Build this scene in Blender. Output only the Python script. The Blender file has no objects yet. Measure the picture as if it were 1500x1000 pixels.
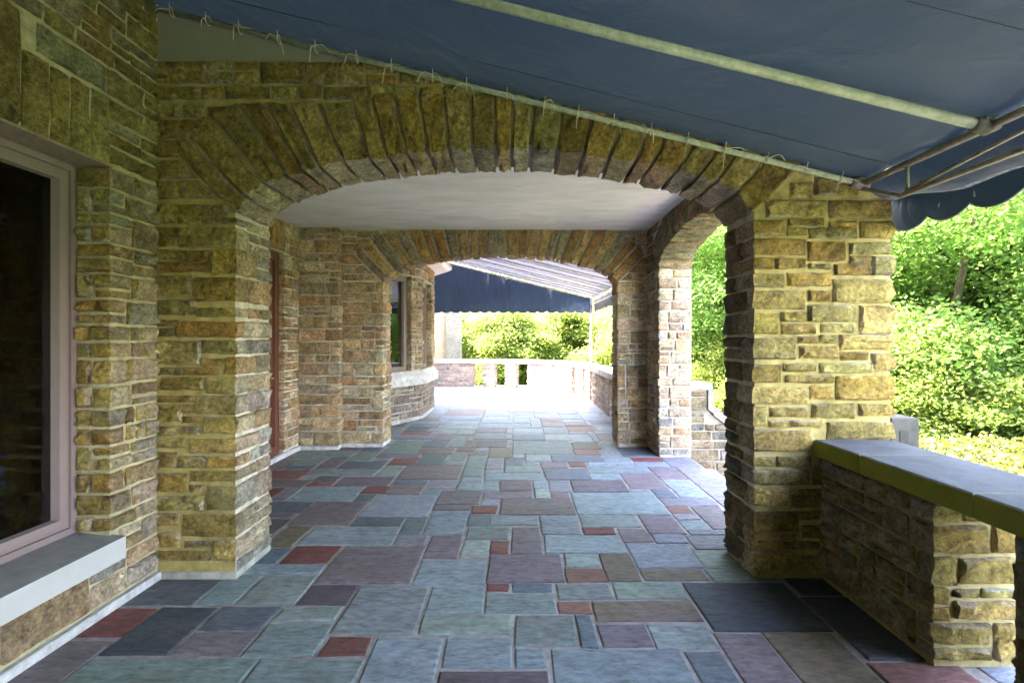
import bpy, math, random
import numpy as np
from mathutils import Vector, Matrix

# ------------------------------------------------------------------ camera, sky, sun, exposure
scene = bpy.context.scene
C = scene.collection
cam_d = bpy.data.cameras.new('camera')
cam = bpy.data.objects.new('camera', cam_d); C.objects.link(cam)
cam.location = (0, 0, 1.5); cam.rotation_euler = (math.radians(90), 0, 0)
cam_d.sensor_width = 36; cam_d.lens = 16.8
cam_d.shift_x = -10/1500; cam_d.shift_y = -3/1500
cam_d.clip_start = 0.05; cam_d.clip_end = 2000
scene.camera = cam

SUN = Vector((-0.55, 0.15, 1.0)).normalized()          # direction towards the sun
elev = math.asin(SUN.z); azim = math.atan2(SUN.x, SUN.y)
world = bpy.data.worlds.new('World'); scene.world = world; world.use_nodes = True
wn = world.node_tree; wn.nodes.clear()
sky = wn.nodes.new('ShaderNodeTexSky'); sky.sky_type = 'NISHITA'; sky.sun_disc = False
sky.sun_elevation = elev; sky.sun_rotation = azim
sky.air_density = 1.0; sky.dust_density = 2.5; sky.ozone_density = 0.7
bg = wn.nodes.new('ShaderNodeBackground'); bg.inputs[1].default_value = 0.15
wo = wn.nodes.new('ShaderNodeOutputWorld')
wn.links.new(sky.outputs[0], bg.inputs[0]); wn.links.new(bg.outputs[0], wo.inputs[0])
sun_d = bpy.data.lights.new('sun', 'SUN'); sun_d.energy = 2.0; sun_d.angle = math.radians(0.5)
sun_d.color = (1.0, 0.95, 0.86)
sun = bpy.data.objects.new('sun', sun_d); C.objects.link(sun)
sun.rotation_euler = SUN.to_track_quat('Z', 'Y').to_euler(); sun.location = (-10, 8, 25)
scene.view_settings.view_transform = 'Standard'; scene.view_settings.look = 'None'
scene.view_settings.gamma = 1.0; scene.view_settings.use_curve_mapping = False
scene.view_settings.exposure = 5.58
scene.view_settings.use_white_balance = True; scene.view_settings.white_balance_temperature = 7600; scene.view_settings.white_balance_tint = 24
scene.cycles.use_denoising = True
scene.cycles.max_bounces = 8; scene.cycles.diffuse_bounces = 6; scene.cycles.glossy_bounces = 3
scene.cycles.transparent_max_bounces = 12

rng = random.Random(7)
nrng = np.random.default_rng(11)

# ------------------------------------------------------------------ materials
def new_mat(name):
    m = bpy.data.materials.new(name); m.use_nodes = True
    nt = m.node_tree; b = nt.nodes['Principled BSDF']
    return m, nt, b
def N(nt, t, **kw):
    n = nt.nodes.new(t)
    for k, v in kw.items(): setattr(n, k, v)
    return n
def L(nt, a, b): nt.links.new(a, b)
def ramp(nt, stops, interp='LINEAR'):
    r = N(nt, 'ShaderNodeValToRGB'); cr = r.color_ramp; cr.interpolation = interp
    while len(cr.elements) < len(stops): cr.elements.new(0.5)
    for e, (p, c) in zip(cr.elements, stops):
        e.position = p; e.color = (c[0], c[1], c[2], 1) if not isinstance(c, (int, float)) else (c, c, c, 1)
    return r
def obj_coords(nt, rnd=True):
    """object space, shifted per object so that no two pieces show the same grain"""
    tc = N(nt, 'ShaderNodeTexCoord')
    if not rnd: return tc.outputs['Object']
    oi = N(nt, 'ShaderNodeObjectInfo')
    mul = N(nt, 'ShaderNodeMath', operation='MULTIPLY'); mul.inputs[1].default_value = 57.0
    L(nt, oi.outputs['Random'], mul.inputs[0])
    add = N(nt, 'ShaderNodeVectorMath', operation='ADD')
    L(nt, tc.outputs['Object'], add.inputs[0]); L(nt, mul.outputs[0], add.inputs[1])
    return add.outputs[0]
def noise(nt, co, scale, detail=4, rough=0.6, dist=0.0):
    n = N(nt, 'ShaderNodeTexNoise'); n.inputs['Scale'].default_value = scale
    n.inputs['Detail'].default_value = detail; n.inputs['Roughness'].default_value = rough
    n.inputs['Distortion'].default_value = dist
    L(nt, co, n.inputs['Vector']); return n
def mulc(nt, a, b, fac=1.0):
    m = N(nt, 'ShaderNodeMix', data_type='RGBA', blend_type='MULTIPLY')
    m.inputs['Factor'].default_value = fac
    L(nt, a, m.inputs['A']); L(nt, b, m.inputs['B']); return m.outputs['Result']
def mixc(nt, f, a, b):
    m = N(nt, 'ShaderNodeMix', data_type='RGBA')
    L(nt, f, m.inputs['Factor'])
    for s, v in (('A', a), ('B', b)):
        if isinstance(v, tuple): m.inputs[s].default_value = (*v, 1)
        else: L(nt, v, m.inputs[s])
    return m.outputs['Result']
def bump(nt, b, h, strength, dist, prev=None):
    bp = N(nt, 'ShaderNodeBump'); bp.inputs['Strength'].default_value = strength
    bp.inputs['Distance'].default_value = dist
    L(nt, h, bp.inputs['Height'])
    if prev is not None: L(nt, prev, bp.inputs['Normal'])
    L(nt, bp.outputs[0], b.inputs['Normal']); return bp.outputs[0]

def obj_color_mat(name, rough, lo, hi, scale, bumps, patch=None, patch_scale=6.0, spec=0.3, stretch=None, fine=0.62, moss=None, speck=None):
    m, nt, b = new_mat(name)
    co = obj_coords(nt)
    if stretch:
        mp = N(nt, 'ShaderNodeMapping'); mp.inputs['Scale'].default_value = stretch
        L(nt, co, mp.inputs['Vector']); co = mp.outputs[0]
    oi = N(nt, 'ShaderNodeObjectInfo')
    n1 = noise(nt, co, scale, 6, 0.65)
    r1 = ramp(nt, [(0.28, lo), (0.72, hi)]); L(nt, n1.outputs['Fac'], r1.inputs[0])
    col = mulc(nt, oi.outputs['Color'], r1.outputs[0])
    n2 = noise(nt, co, scale*4.5, 5, 0.7)
    r2 = ramp(nt, [(0.3, fine), (0.5, 1.0), (0.75, 2-fine)]); L(nt, n2.outputs['Fac'], r2.inputs[0])
    col = mulc(nt, col, r2.outputs[0])
    if speck:
        n5 = noise(nt, co, speck, 3, 0.7); r6 = ramp(nt, [(0.34, 0.74), (0.5, 1.0), (0.68, 1.28)]); L(nt, n5.outputs['Fac'], r6.inputs[0])
        col = mulc(nt, col, r6.outputs[0])
    if patch:
        n3 = noise(nt, co, patch_scale, 4, 0.6, 0.4)
        for (c, p0, p1, amt) in patch:
            r3 = ramp(nt, [(p0, 0.0), (p1, amt)]); L(nt, n3.outputs['Fac'], r3.inputs[0])
            col = mixc(nt, r3.outputs[0], col, c)
            n3 = noise(nt, co, patch_scale*1.7, 4, 0.65, 0.3)
    if moss:                                                  # green bounce light and darkening painted into front-facing sides; other sides stay pale
        g = N(nt, 'ShaderNodeNewGeometry'); sx = N(nt, 'ShaderNodeSeparateXYZ'); L(nt, g.outputs['Normal'], sx.inputs[0])
        ng = N(nt, 'ShaderNodeMath', operation='MULTIPLY'); ng.inputs[1].default_value = -1; L(nt, sx.outputs['Y'], ng.inputs[0])
        r4 = ramp(nt, [(0.45, 0.0), (0.8, 1.0)]); L(nt, ng.outputs[0], r4.inputs[0])
        n4 = noise(nt, co, 9, 5, 0.65); r5 = ramp(nt, [(0.3, moss[0]), (0.7, moss[1])]); L(nt, n4.outputs['Fac'], r5.inputs[0])
        col = mixc(nt, r4.outputs[0], col, mulc(nt, col, r5.outputs[0]))
    L(nt, col, b.inputs['Base Color'])
    b.inputs['Roughness'].default_value = rough
    b.inputs['Specular IOR Level'].default_value = spec
    prev = None
    for (s, st, d) in bumps:
        nb = noise(nt, co, s, 8, 0.68); prev = bump(nt, b, nb.outputs['Fac'], st, d, prev)
    return m
M = {}
M['stone'] = obj_color_mat('rock_faced_stone', 0.9, 0.45, 1.5, 8.0, [(11, 1.0, 0.08), (38, 1.0, 0.035), (110, 1.0, 0.014)],
                           patch=[((0.36, 0.33, 0.23), 0.58, 0.72, 0.5), ((0.04, 0.035, 0.025), 0.60, 0.72, 0.75)], patch_scale=7.0, fine=0.45, speck=60)
M['stone_bounce_tint'] = obj_color_mat('bounce_tinted_rock_faced_stone', 0.9, 0.5, 1.45, 8.0, [(11, 1.0, 0.08), (38, 1.0, 0.035), (110, 1.0, 0.014)],
                           patch=[((0.40, 0.37, 0.27), 0.58, 0.72, 0.5), ((0.04, 0.035, 0.025), 0.60, 0.72, 0.75)], patch_scale=7.0, fine=0.45, speck=60,
                           moss=((0.72, 0.66, 0.24), (0.98, 0.88, 0.46)))  # front faces carry painted green bounce light and darkening
M['mortar'] = obj_color_mat('lime_mortar', 0.95, 0.75, 1.15, 2.5, [(22, 0.6, 0.02), (120, 0.5, 0.005)], spec=0.2)
M['mortar_bounce_tint'] = obj_color_mat('bounce_tinted_lime_mortar', 0.95, 0.75, 1.15, 2.5, [(22, 0.6, 0.02), (120, 0.5, 0.005)], spec=0.2, moss=((0.56, 0.52, 0.21), (0.76, 0.68, 0.34)))  # mortar fronts get the same green bounce light in their colour
M['slate'] = obj_color_mat('slate_flag', 0.6, 0.8, 1.2, 5.5, [(4, 0.7, 0.03), (26, 0.7, 0.012), (90, 0.5, 0.004)],
                           patch=[((0.22, 0.15, 0.09), 0.60, 0.78, 0.45), ((0.19, 0.14, 0.17), 0.56, 0.76, 0.45)], patch_scale=2.6, spec=0.28, stretch=(0.6, 1.6, 1), fine=0.52)
M['cast'] = obj_color_mat('cast_stone', 0.85, 0.75, 1.15, 3.0, [(60, 0.3, 0.006)],
                          patch=[((0.12, 0.13, 0.05), 0.58, 0.75, 0.5)], patch_scale=2.5)
def coping():
    m, nt, b = new_mat('mossy_coping')
    co = obj_coords(nt); oi = N(nt, 'ShaderNodeObjectInfo')
    n1 = noise(nt, co, 5, 6, 0.7); r1 = ramp(nt, [(0.25, 0.65), (0.75, 1.3)]); L(nt, n1.outputs['Fac'], r1.inputs[0])
    col = mulc(nt, oi.outputs['Color'], r1.outputs[0])
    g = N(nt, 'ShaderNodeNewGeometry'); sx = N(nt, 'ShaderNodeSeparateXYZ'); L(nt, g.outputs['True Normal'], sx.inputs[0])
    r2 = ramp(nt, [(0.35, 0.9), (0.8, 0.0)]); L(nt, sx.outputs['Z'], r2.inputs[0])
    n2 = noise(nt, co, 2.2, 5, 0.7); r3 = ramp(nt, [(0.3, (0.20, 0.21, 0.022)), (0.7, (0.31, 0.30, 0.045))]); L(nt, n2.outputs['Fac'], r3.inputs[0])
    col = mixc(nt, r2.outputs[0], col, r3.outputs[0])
    L(nt, col, b.inputs['Base Color']); b.inputs['Roughness'].default_value = 0.8; b.inputs['Specular IOR Level'].default_value = 0.15
    nb = noise(nt, co, 22, 8, 0.75); bump(nt, b, nb.outputs['Fac'], 0.7, 0.02)
    return m
M['coping'] = coping()
def sill():
    m, nt, b = new_mat('grimy_sill')
    co = obj_coords(nt); oi = N(nt, 'ShaderNodeObjectInfo')
    g = N(nt, 'ShaderNodeNewGeometry'); sx = N(nt, 'ShaderNodeSeparateXYZ'); L(nt, g.outputs['True Normal'], sx.inputs[0])
    r2 = ramp(nt, [(0.6, 0.0), (0.9, 1.0)]); L(nt, sx.outputs['Z'], r2.inputs[0])
    n2 = noise(nt, co, 4, 6, 0.7); r3 = ramp(nt, [(0.3, (0.13, 0.128, 0.126)), (0.75, (0.27, 0.262, 0.255))]); L(nt, n2.outputs['Fac'], r3.inputs[0])
    n1 = noise(nt, co, 3, 5, 0.6); r1 = ramp(nt, [(0.3, 0.88), (0.7, 1.08)]); L(nt, n1.outputs['Fac'], r1.inputs[0])
    col = mixc(nt, r2.outputs[0], mulc(nt, oi.outputs['Color'], r1.outputs[0]), r3.outputs[0])
    L(nt, col, b.inputs['Base Color']); b.inputs['Roughness'].default_value = 0.8
    nb = noise(nt, co, 60, 5, 0.7); bump(nt, b, nb.outputs['Fac'], 0.3, 0.006)
    return m
M['sill'] = sill()
M['paint'] = obj_color_mat('painted_wood', 0.5, 0.95, 1.04, 2.0, [(90, 0.1, 0.002)], spec=0.4, fine=0.93)
M['metal'] = obj_color_mat('weathered_tube', 0.45, 0.75, 1.2, 8.0, [(90, 0.15, 0.002)], spec=0.5)
M['bark'] = obj_color_mat('bark', 0.95, 0.6, 1.3, 5.0, [(18, 0.9, 0.05)], stretch=(1, 1, 0.25))
M['twine'] = obj_color_mat('twine', 0.9, 0.8, 1.1, 40.0, [(300, 0.3, 0.001)])

def plaster():
    m, nt, b = new_mat('ceiling_plaster')
    tc = N(nt, 'ShaderNodeTexCoord'); mp = N(nt, 'ShaderNodeMapping'); mp.inputs['Scale'].default_value = (0.7, 2.2, 1)
    L(nt, tc.outputs['Object'], mp.inputs['Vector'])
    n = noise(nt, mp.outputs[0], 2.6, 5, 0.6, 0.6)
    r = ramp(nt, [(0.3, (0.60, 0.56, 0.54)), (0.7, (0.78, 0.75, 0.73))]); L(nt, n.outputs['Fac'], r.inputs[0])
    L(nt, r.outputs[0], b.inputs['Base Color']); b.inputs['Roughness'].default_value = 0.9
    n2 = noise(nt, mp.outputs[0], 6, 6, 0.6, 0.8); bump(nt, b, n2.outputs['Fac'], 0.5, 0.02)
    return m
M['plaster'] = plaster()

def canvas():
    m, nt, b = new_mat('awning_canvas')
    out = nt.nodes['Material Output']
    tc = N(nt, 'ShaderNodeTexCoord')
    n = noise(nt, tc.outputs['Object'], 1.6, 6, 0.65)
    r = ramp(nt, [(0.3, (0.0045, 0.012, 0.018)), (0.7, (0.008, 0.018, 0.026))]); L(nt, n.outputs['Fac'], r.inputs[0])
    L(nt, r.outputs[0], b.inputs['Base Color']); b.inputs['Roughness'].default_value = 0.62
    b.inputs['Specular IOR Level'].default_value = 0.5
    b.inputs['Sheen Weight'].default_value = 0.15
    n2 = noise(nt, tc.outputs['Object'], 2.2, 5, 0.5, 1.2); pv = bump(nt, b, n2.outputs['Fac'], 0.5, 0.06)
    n3 = noise(nt, tc.outputs['Object'], 250, 2, 0.5); bump(nt, b, n3.outputs['Fac'], 0.15, 0.002, pv)
    tr = N(nt, 'ShaderNodeBsdfTranslucent'); tr.inputs['Color'].default_value = (0.036, 0.088, 0.118, 1)
    mx = N(nt, 'ShaderNodeMixShader'); mx.inputs[0].default_value = 0.030
    L(nt, b.outputs[0], mx.inputs[1]); L(nt, tr.outputs[0], mx.inputs[2]); L(nt, mx.outputs[0], out.inputs[0])
    return m
M['canvas'] = canvas()
def faded_canvas():
    m, nt, b = new_mat('sun_faded_canvas')
    out = nt.nodes['Material Output']; tc = N(nt, 'ShaderNodeTexCoord')
    n = noise(nt, tc.outputs['Object'], 1.6, 6, 0.65)
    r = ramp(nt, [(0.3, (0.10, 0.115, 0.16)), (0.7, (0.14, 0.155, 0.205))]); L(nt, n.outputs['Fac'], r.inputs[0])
    L(nt, r.outputs[0], b.inputs['Base Color']); b.inputs['Roughness'].default_value = 0.8
    tr = N(nt, 'ShaderNodeBsdfTranslucent'); tr.inputs['Color'].default_value = (0.07, 0.08, 0.11, 1)
    mx = N(nt, 'ShaderNodeMixShader'); mx.inputs[0].default_value = 0.16
    L(nt, b.outputs[0], mx.inputs[1]); L(nt, tr.outputs[0], mx.inputs[2]); L(nt, mx.outputs[0], out.inputs[0])
    return m
M['faded'] = faded_canvas()
M['blue'] = obj_color_mat('blue_canvas', 0.7, 0.8, 1.2, 1.5, [(2.0, 0.7, 0.12), (5.0, 0.5, 0.05)], fine=0.9, stretch=(1, 1, 0.45))

def mottled():
    m, nt, b = new_mat('mildewed_canvas')
    tc = N(nt, 'ShaderNodeTexCoord')
    n = noise(nt, tc.outputs['Object'], 45, 6, 0.75)
    r = ramp(nt, [(0.42, (0.02, 0.035, 0.06)), (0.58, (0.20, 0.21, 0.23))]); L(nt, n.outputs['Fac'], r.inputs[0])
    L(nt, r.outputs[0], b.inputs['Base Color']); b.inputs['Roughness'].default_value = 0.8
    return m
M['mottled'] = mottled()

def glass(name, ior):
    m, nt, b = new_mat(name)
    out = nt.nodes['Material Output']
    tr = N(nt, 'ShaderNodeBsdfTransparent'); tr.inputs[0].default_value = (0.75, 0.8, 0.78, 1)
    gl = N(nt, 'ShaderNodeBsdfGlossy'); gl.inputs['Roughness'].default_value = 0.015
    lw = N(nt, 'ShaderNodeFresnel'); lw.inputs[0].default_value = ior
    mx = N(nt, 'ShaderNodeMixShader'); L(nt, lw.outputs[0], mx.inputs[0])
    L(nt, tr.outputs[0], mx.inputs[1]); L(nt, gl.outputs[0], mx.inputs[2]); L(nt, mx.outputs[0], out.inputs[0])
    return m
M['glass'] = glass('window_glass', 1.7); M['bay_glass'] = glass('coated_glass', 2.8)

def leaf_mat(name, stops, trans=0.5, tcol=(0.25, 0.42, 0.05)):
    m, nt, b = new_mat(name)
    out = nt.nodes['Material Output']
    g = N(nt, 'ShaderNodeNewGeometry')
    r = ramp(nt, stops); L(nt, g.outputs['Random Per Island'], r.inputs[0])
    L(nt, r.outputs[0], b.inputs['Base Color']); b.inputs['Roughness'].default_value = 0.5
    b.inputs['Specular IOR Level'].default_value = 0.35
    tr = N(nt, 'ShaderNodeBsdfTranslucent')
    mm = N(nt, 'ShaderNodeMix', data_type='RGBA'); mm.inputs['Factor'].default_value = 0.6
    L(nt, r.outputs[0], mm.inputs['A']); mm.inputs['B'].default_value = (*tcol, 1)
    L(nt, mm.outputs['Result'], tr.inputs['Color'])
    mx = N(nt, 'ShaderNodeMixShader'); mx.inputs[0].default_value = trans
    L(nt, b.outputs[0], mx.inputs[1]); L(nt, tr.outputs[0], mx.inputs[2]); L(nt, mx.outputs[0], out.inputs[0])
    return m
M['leaf'] = leaf_mat('maple_leaf', [(0.0, (0.065, 0.145, 0.035)), (0.5, (0.10, 0.195, 0.05)), (1.0, (0.15, 0.24, 0.06))], 0.66, (0.22, 0.44, 0.10))
M['leaf2'] = leaf_mat('oak_leaf', [(0.0, (0.06, 0.115, 0.03)), (0.5, (0.10, 0.17, 0.04)), (1.0, (0.17, 0.22, 0.06))], 0.68, (0.34, 0.46, 0.10))
M['leaf3'] = leaf_mat('hedge_leaf', [(0.0, (0.035, 0.060, 0.010)), (0.5, (0.075, 0.095, 0.016)), (1.0, (0.14, 0.15, 0.035))], 0.35, (0.16, 0.20, 0.03))

def ground_mat():
    m, nt, b = new_mat('lawn')
    tc = N(nt, 'ShaderNodeTexCoord')
    n = noise(nt, tc.outputs['Object'], 0.6, 8, 0.7)
    r = ramp(nt, [(0.3, (0.035, 0.070, 0.015)), (0.55, (0.06, 0.11, 0.022)), (0.75, (0.10, 0.10, 0.04))]); L(nt, n.outputs['Fac'], r.inputs[0])
    L(nt, r.outputs[0], b.inputs['Base Color']); b.inputs['Roughness'].default_value = 0.95
    n2 = noise(nt, tc.outputs['Object'], 14, 6, 0.8); bump(nt, b, n2.outputs['Fac'], 0.8, 0.08)
    return m
M['lawn'] = ground_mat()
def pale_brick():
    m, nt, b = new_mat('pale_brick')
    tc = N(nt, 'ShaderNodeTexCoord')
    mp = N(nt, 'ShaderNodeMapping'); mp.inputs['Rotation'].default_value = (math.radians(90), 0, 0)
    L(nt, tc.outputs['Object'], mp.inputs['Vector'])
    br = N(nt, 'ShaderNodeTexBrick'); br.inputs['Color1'].default_value = (0.36, 0.32, 0.20, 1); br.inputs['Color2'].default_value = (0.29, 0.25, 0.16, 1)
    br.inputs['Mortar'].default_value = (0.25, 0.23, 0.18, 1); br.inputs['Scale'].default_value = 2.2
    L(nt, mp.outputs[0], br.inputs['Vector']); L(nt, br.outputs['Color'], b.inputs['Base Color'])
    bump(nt, b, br.outputs['Fac'], -0.3, 0.01); b.inputs['Roughness'].default_value = 0.9
    return m
M['pale_brick'] = pale_brick()
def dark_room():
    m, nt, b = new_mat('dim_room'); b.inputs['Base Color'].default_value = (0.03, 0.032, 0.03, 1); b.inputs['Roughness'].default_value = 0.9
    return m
M['room'] = dark_room()

# ------------------------------------------------------------------ object helpers
WL = {}
def link(o, parent=None, loc=(0, 0, 0)):
    C.objects.link(o); loc = Vector(loc); WL[o.name] = loc
    if parent is not None:
        o.parent = parent; o.location = loc - WL[parent.name]
    else: o.location = loc
    return o
def tag(o, label, cat, group=None):
    o['label'] = label; o['category'] = cat
    if group: o['group'] = group
    return o
def thing(name, loc, label, cat, group=None):
    o = bpy.data.objects.new(name, None); o.empty_display_size = 0.2
    link(o, None, loc); return tag(o, label, cat, group)
def mesh_obj(name, verts, faces, mat, parent=None, color=(1, 1, 1), smooth=False, loc=None):
    """verts in world space; origin at their centre unless loc is given"""
    V = np.asarray(verts, dtype=np.float64)
    c = (V.min(0)+V.max(0))/2 if loc is None else np.asarray(loc, dtype=np.float64)
    me = bpy.data.meshes.new(name); me.from_pydata((V-c).tolist(), [], faces); 
    if smooth: me.polygons.foreach_set('use_smooth', [True]*len(me.polygons))
    me.materials.append(M[mat] if isinstance(mat, str) else mat); me.update()
    o = bpy.data.objects.new(name, me); o.color = (*color, 1)
    return link(o, parent, c)
def structure(o): o['kind'] = 'structure'; return o

class MB:
    """collects shapes that make one part"""
    def __init__(s): s.v = []; s.f = []
    def add(s, v, f):
        k = len(s.v); s.v += [tuple(p) for p in v]; s.f += [[i+k for i in q] for q in f]; return s
    def box(s, x0, y0, z0, x1, y1, z1, bev=0.0):
        if bev <= 0:
            v = [(x, y, z) for z in (z0, z1) for y in (y0, y1) for x in (x0, x1)]
            return s.add(v, [(0, 2, 3, 1), (4, 5, 7, 6), (0, 1, 5, 4), (2, 6, 7, 3), (0, 4, 6, 2), (1, 3, 7, 5)])
        ring = lambda d, z: [(x0+d, y0+d, z), (x1-d, y0+d, z), (x1-d, y1-d, z), (x0+d, y1-d, z)]
        v = ring(bev, z0)+ring(0, z0+bev)+ring(0, z1-bev)+ring(bev, z1)
        f = [(3, 2, 1, 0), (12, 13, 14, 15)]
        for r in range(3):
            for i in range(4): f.append((r*4+i, r*4+(i+1) % 4, r*4+4+(i+1) % 4, r*4+4+i))
        return s.add(v, f)
    def prism(s, poly, z0, z1):
        n = len(poly); v = [(p[0], p[1], z0) for p in poly]+[(p[0], p[1], z1) for p in poly]
        f = [list(range(n))[::-1], list(range(n, 2*n))]+[(i, (i+1) % n, n+(i+1) % n, n+i) for i in range(n)]
        return s.add(v, f)
    def tube(s, pts, r, n=8, r1=None):
        pts = [Vector(p) for p in pts]; rings = []; up = Vector((0.13, 0.21, 0.97))
        for i, p in enumerate(pts):
            t = (pts[min(i+1, len(pts)-1)]-pts[max(i-1, 0)]).normalized()
            a = t.cross(up); a = a.normalized() if a.length > 1e-4 else Vector((1, 0, 0)); b = t.cross(a)
            rr = r if r1 is None else r+(r1-r)*i/(len(pts)-1)
            rings.append([p+(a*math.cos(2*math.pi*k/n)+b*math.sin(2*math.pi*k/n))*rr for k in range(n)])
        v = [q for R in rings for q in R]; f = []
        for i in range(len(pts)-1):
            for k in range(n): f.append((i*n+k, i*n+(k+1) % n, (i+1)*n+(k+1) % n, (i+1)*n+k))
        f += [list(range(n))[::-1], list(range((len(pts)-1)*n, len(pts)*n))]
        return s.add(v, f)
    def build(s, name, mat, parent=None, color=(1, 1, 1), smooth=False, loc=None):
        return mesh_obj(name, s.v, s.f, mat, parent, color, smooth, loc)
def quad_box(a, b, thick, z0, z1):
    """wall piece whose left-to-right face runs a->b (face towards t x Z), thickness behind it"""
    t = Vector((b[0]-a[0], b[1]-a[1], 0)).normalized(); n = Vector((t.y, -t.x, 0))
    q = [Vector((*a, 0)), Vector((*b, 0)), Vector((*b, 0))-n*thick, Vector((*a, 0))-n*thick]
    return [(p.x, p.y) for p in q]

# ------------------------------------------------------------------ stone pieces
PAL = {
 'moss': [((0.30, 0.24, 0.075), 4), ((0.35, 0.285, 0.10), 4), ((0.33, 0.235, 0.075), 3), ((0.28, 0.245, 0.10), 2), ((0.37, 0.33, 0.19), 2)],  # olive tones with green foliage bounce put into the colour
 'clean': [((0.40, 0.31, 0.19), 4), ((0.45, 0.36, 0.24), 4), ((0.41, 0.28, 0.15), 3), ((0.38, 0.34, 0.25), 2)],
 'bounce_tint_shade': [((0.19, 0.15, 0.055), 4), ((0.22, 0.17, 0.07), 3), ((0.23, 0.16, 0.06), 2), ((0.17, 0.155, 0.075), 3), ((0.21, 0.20, 0.13), 1)],  # darker copy of the green bounce tones, shade put into the colour
 'warm': [((0.38, 0.26, 0.14), 4), ((0.43, 0.30, 0.165), 4), ((0.34, 0.23, 0.13), 3), ((0.46, 0.35, 0.22), 3), ((0.38, 0.31, 0.22), 2), ((0.40, 0.235, 0.115), 2)],
 'buff': [((0.40, 0.32, 0.21), 4), ((0.44, 0.36, 0.25), 4), ((0.42, 0.28, 0.16), 3), ((0.35, 0.32, 0.27), 3), ((0.38, 0.27, 0.17), 2)],
 'rust': [((0.38, 0.20, 0.08), 3), ((0.33, 0.20, 0.10), 3), ((0.30, 0.24, 0.15), 3), ((0.42, 0.27, 0.12), 3), ((0.27, 0.20, 0.13), 2)],
 'far': [((0.36, 0.27, 0.22), 4), ((0.40, 0.31, 0.25), 3), ((0.32, 0.24, 0.20), 3), ((0.38, 0.34, 0.30), 2)],
 'dim2': [((0.32, 0.26, 0.17), 4), ((0.36, 0.29, 0.18), 3), ((0.33, 0.24, 0.13), 3), ((0.34, 0.31, 0.24), 2)],  # parapet tones darkened, its shade put into the colour
 'dim': [((0.25, 0.19, 0.11), 4), ((0.22, 0.18, 0.12), 3), ((0.28, 0.20, 0.11), 3), ((0.20, 0.19, 0.15), 2)],  # dark tones for shaded faces, shade put into the colour
}
def pick(pal):
    ps = PAL[pal]; tot = sum(w for _, w in ps); r = rng.random()*tot
    for c, w in ps:
        r -= w
        if r <= 0: break
    k = rng.uniform(0.9, 1.45)*(1.16 if pal in ('warm', 'rust', 'buff') else 1.0)
    return tuple(min(0.8, x*k*rng.uniform(0.95, 1.05)) for x in c)

def grid_stone(parent, pts, nrm, col, edge=0.008, bulge=0.013, rough=0.95, depth=0.05, jit=0.0045, name='stone', mat='stone'):
    """pts[j][i] on the wall plane with outward normals; border chamfered back, rock face swollen"""
    J, I = len(pts), len(pts[0]); v = []; f = []
    for j in range(J):
        for i in range(I):
            border = (i in (0, I-1)) or (j in (0, J-1))
            p, n = pts[j][i], nrm[j][i]
            if border:
                d = edge*rng.uniform(0.6, 1.2)
                v.append(p+n*d+Vector((rng.uniform(-jit, jit), rng.uniform(-jit, jit), rng.uniform(-jit, jit))))
            else:
                d = edge+bulge*(1-rough+rough*2*rng.random())
                k = jit*1.6
                v.append(p+n*d+Vector((rng.uniform(-k, k), rng.uniform(-k, k), rng.uniform(-k, k))))
    for j in range(J-1):
        for i in range(I-1): f.append((j*I+i, j*I+i+1, (j+1)*I+i+1, (j+1)*I+i))
    ring = [(0, i) for i in range(I)]+[(j, I-1) for j in range(1, J)]+[(J-1, i) for i in range(I-2, -1, -1)]+[(j, 0) for j in range(J-2, 0, -1)]
    k0 = len(v)
    for (j, i) in ring: v.append(v[j*I+i]-nrm[j][i]*depth)
    R = len(ring)
    for q in range(R):
        a, b = ring[q], ring[(q+1) % R]
        f.append((b[0]*I+b[1], a[0]*I+a[1], k0+q, k0+(q+1) % R))
    o = mesh_obj(name, [tuple(p) for p in v], f, mat, parent, col, smooth=True)
    o.data.set_sharp_from_angle(angle=math.radians(32)); return o

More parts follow.
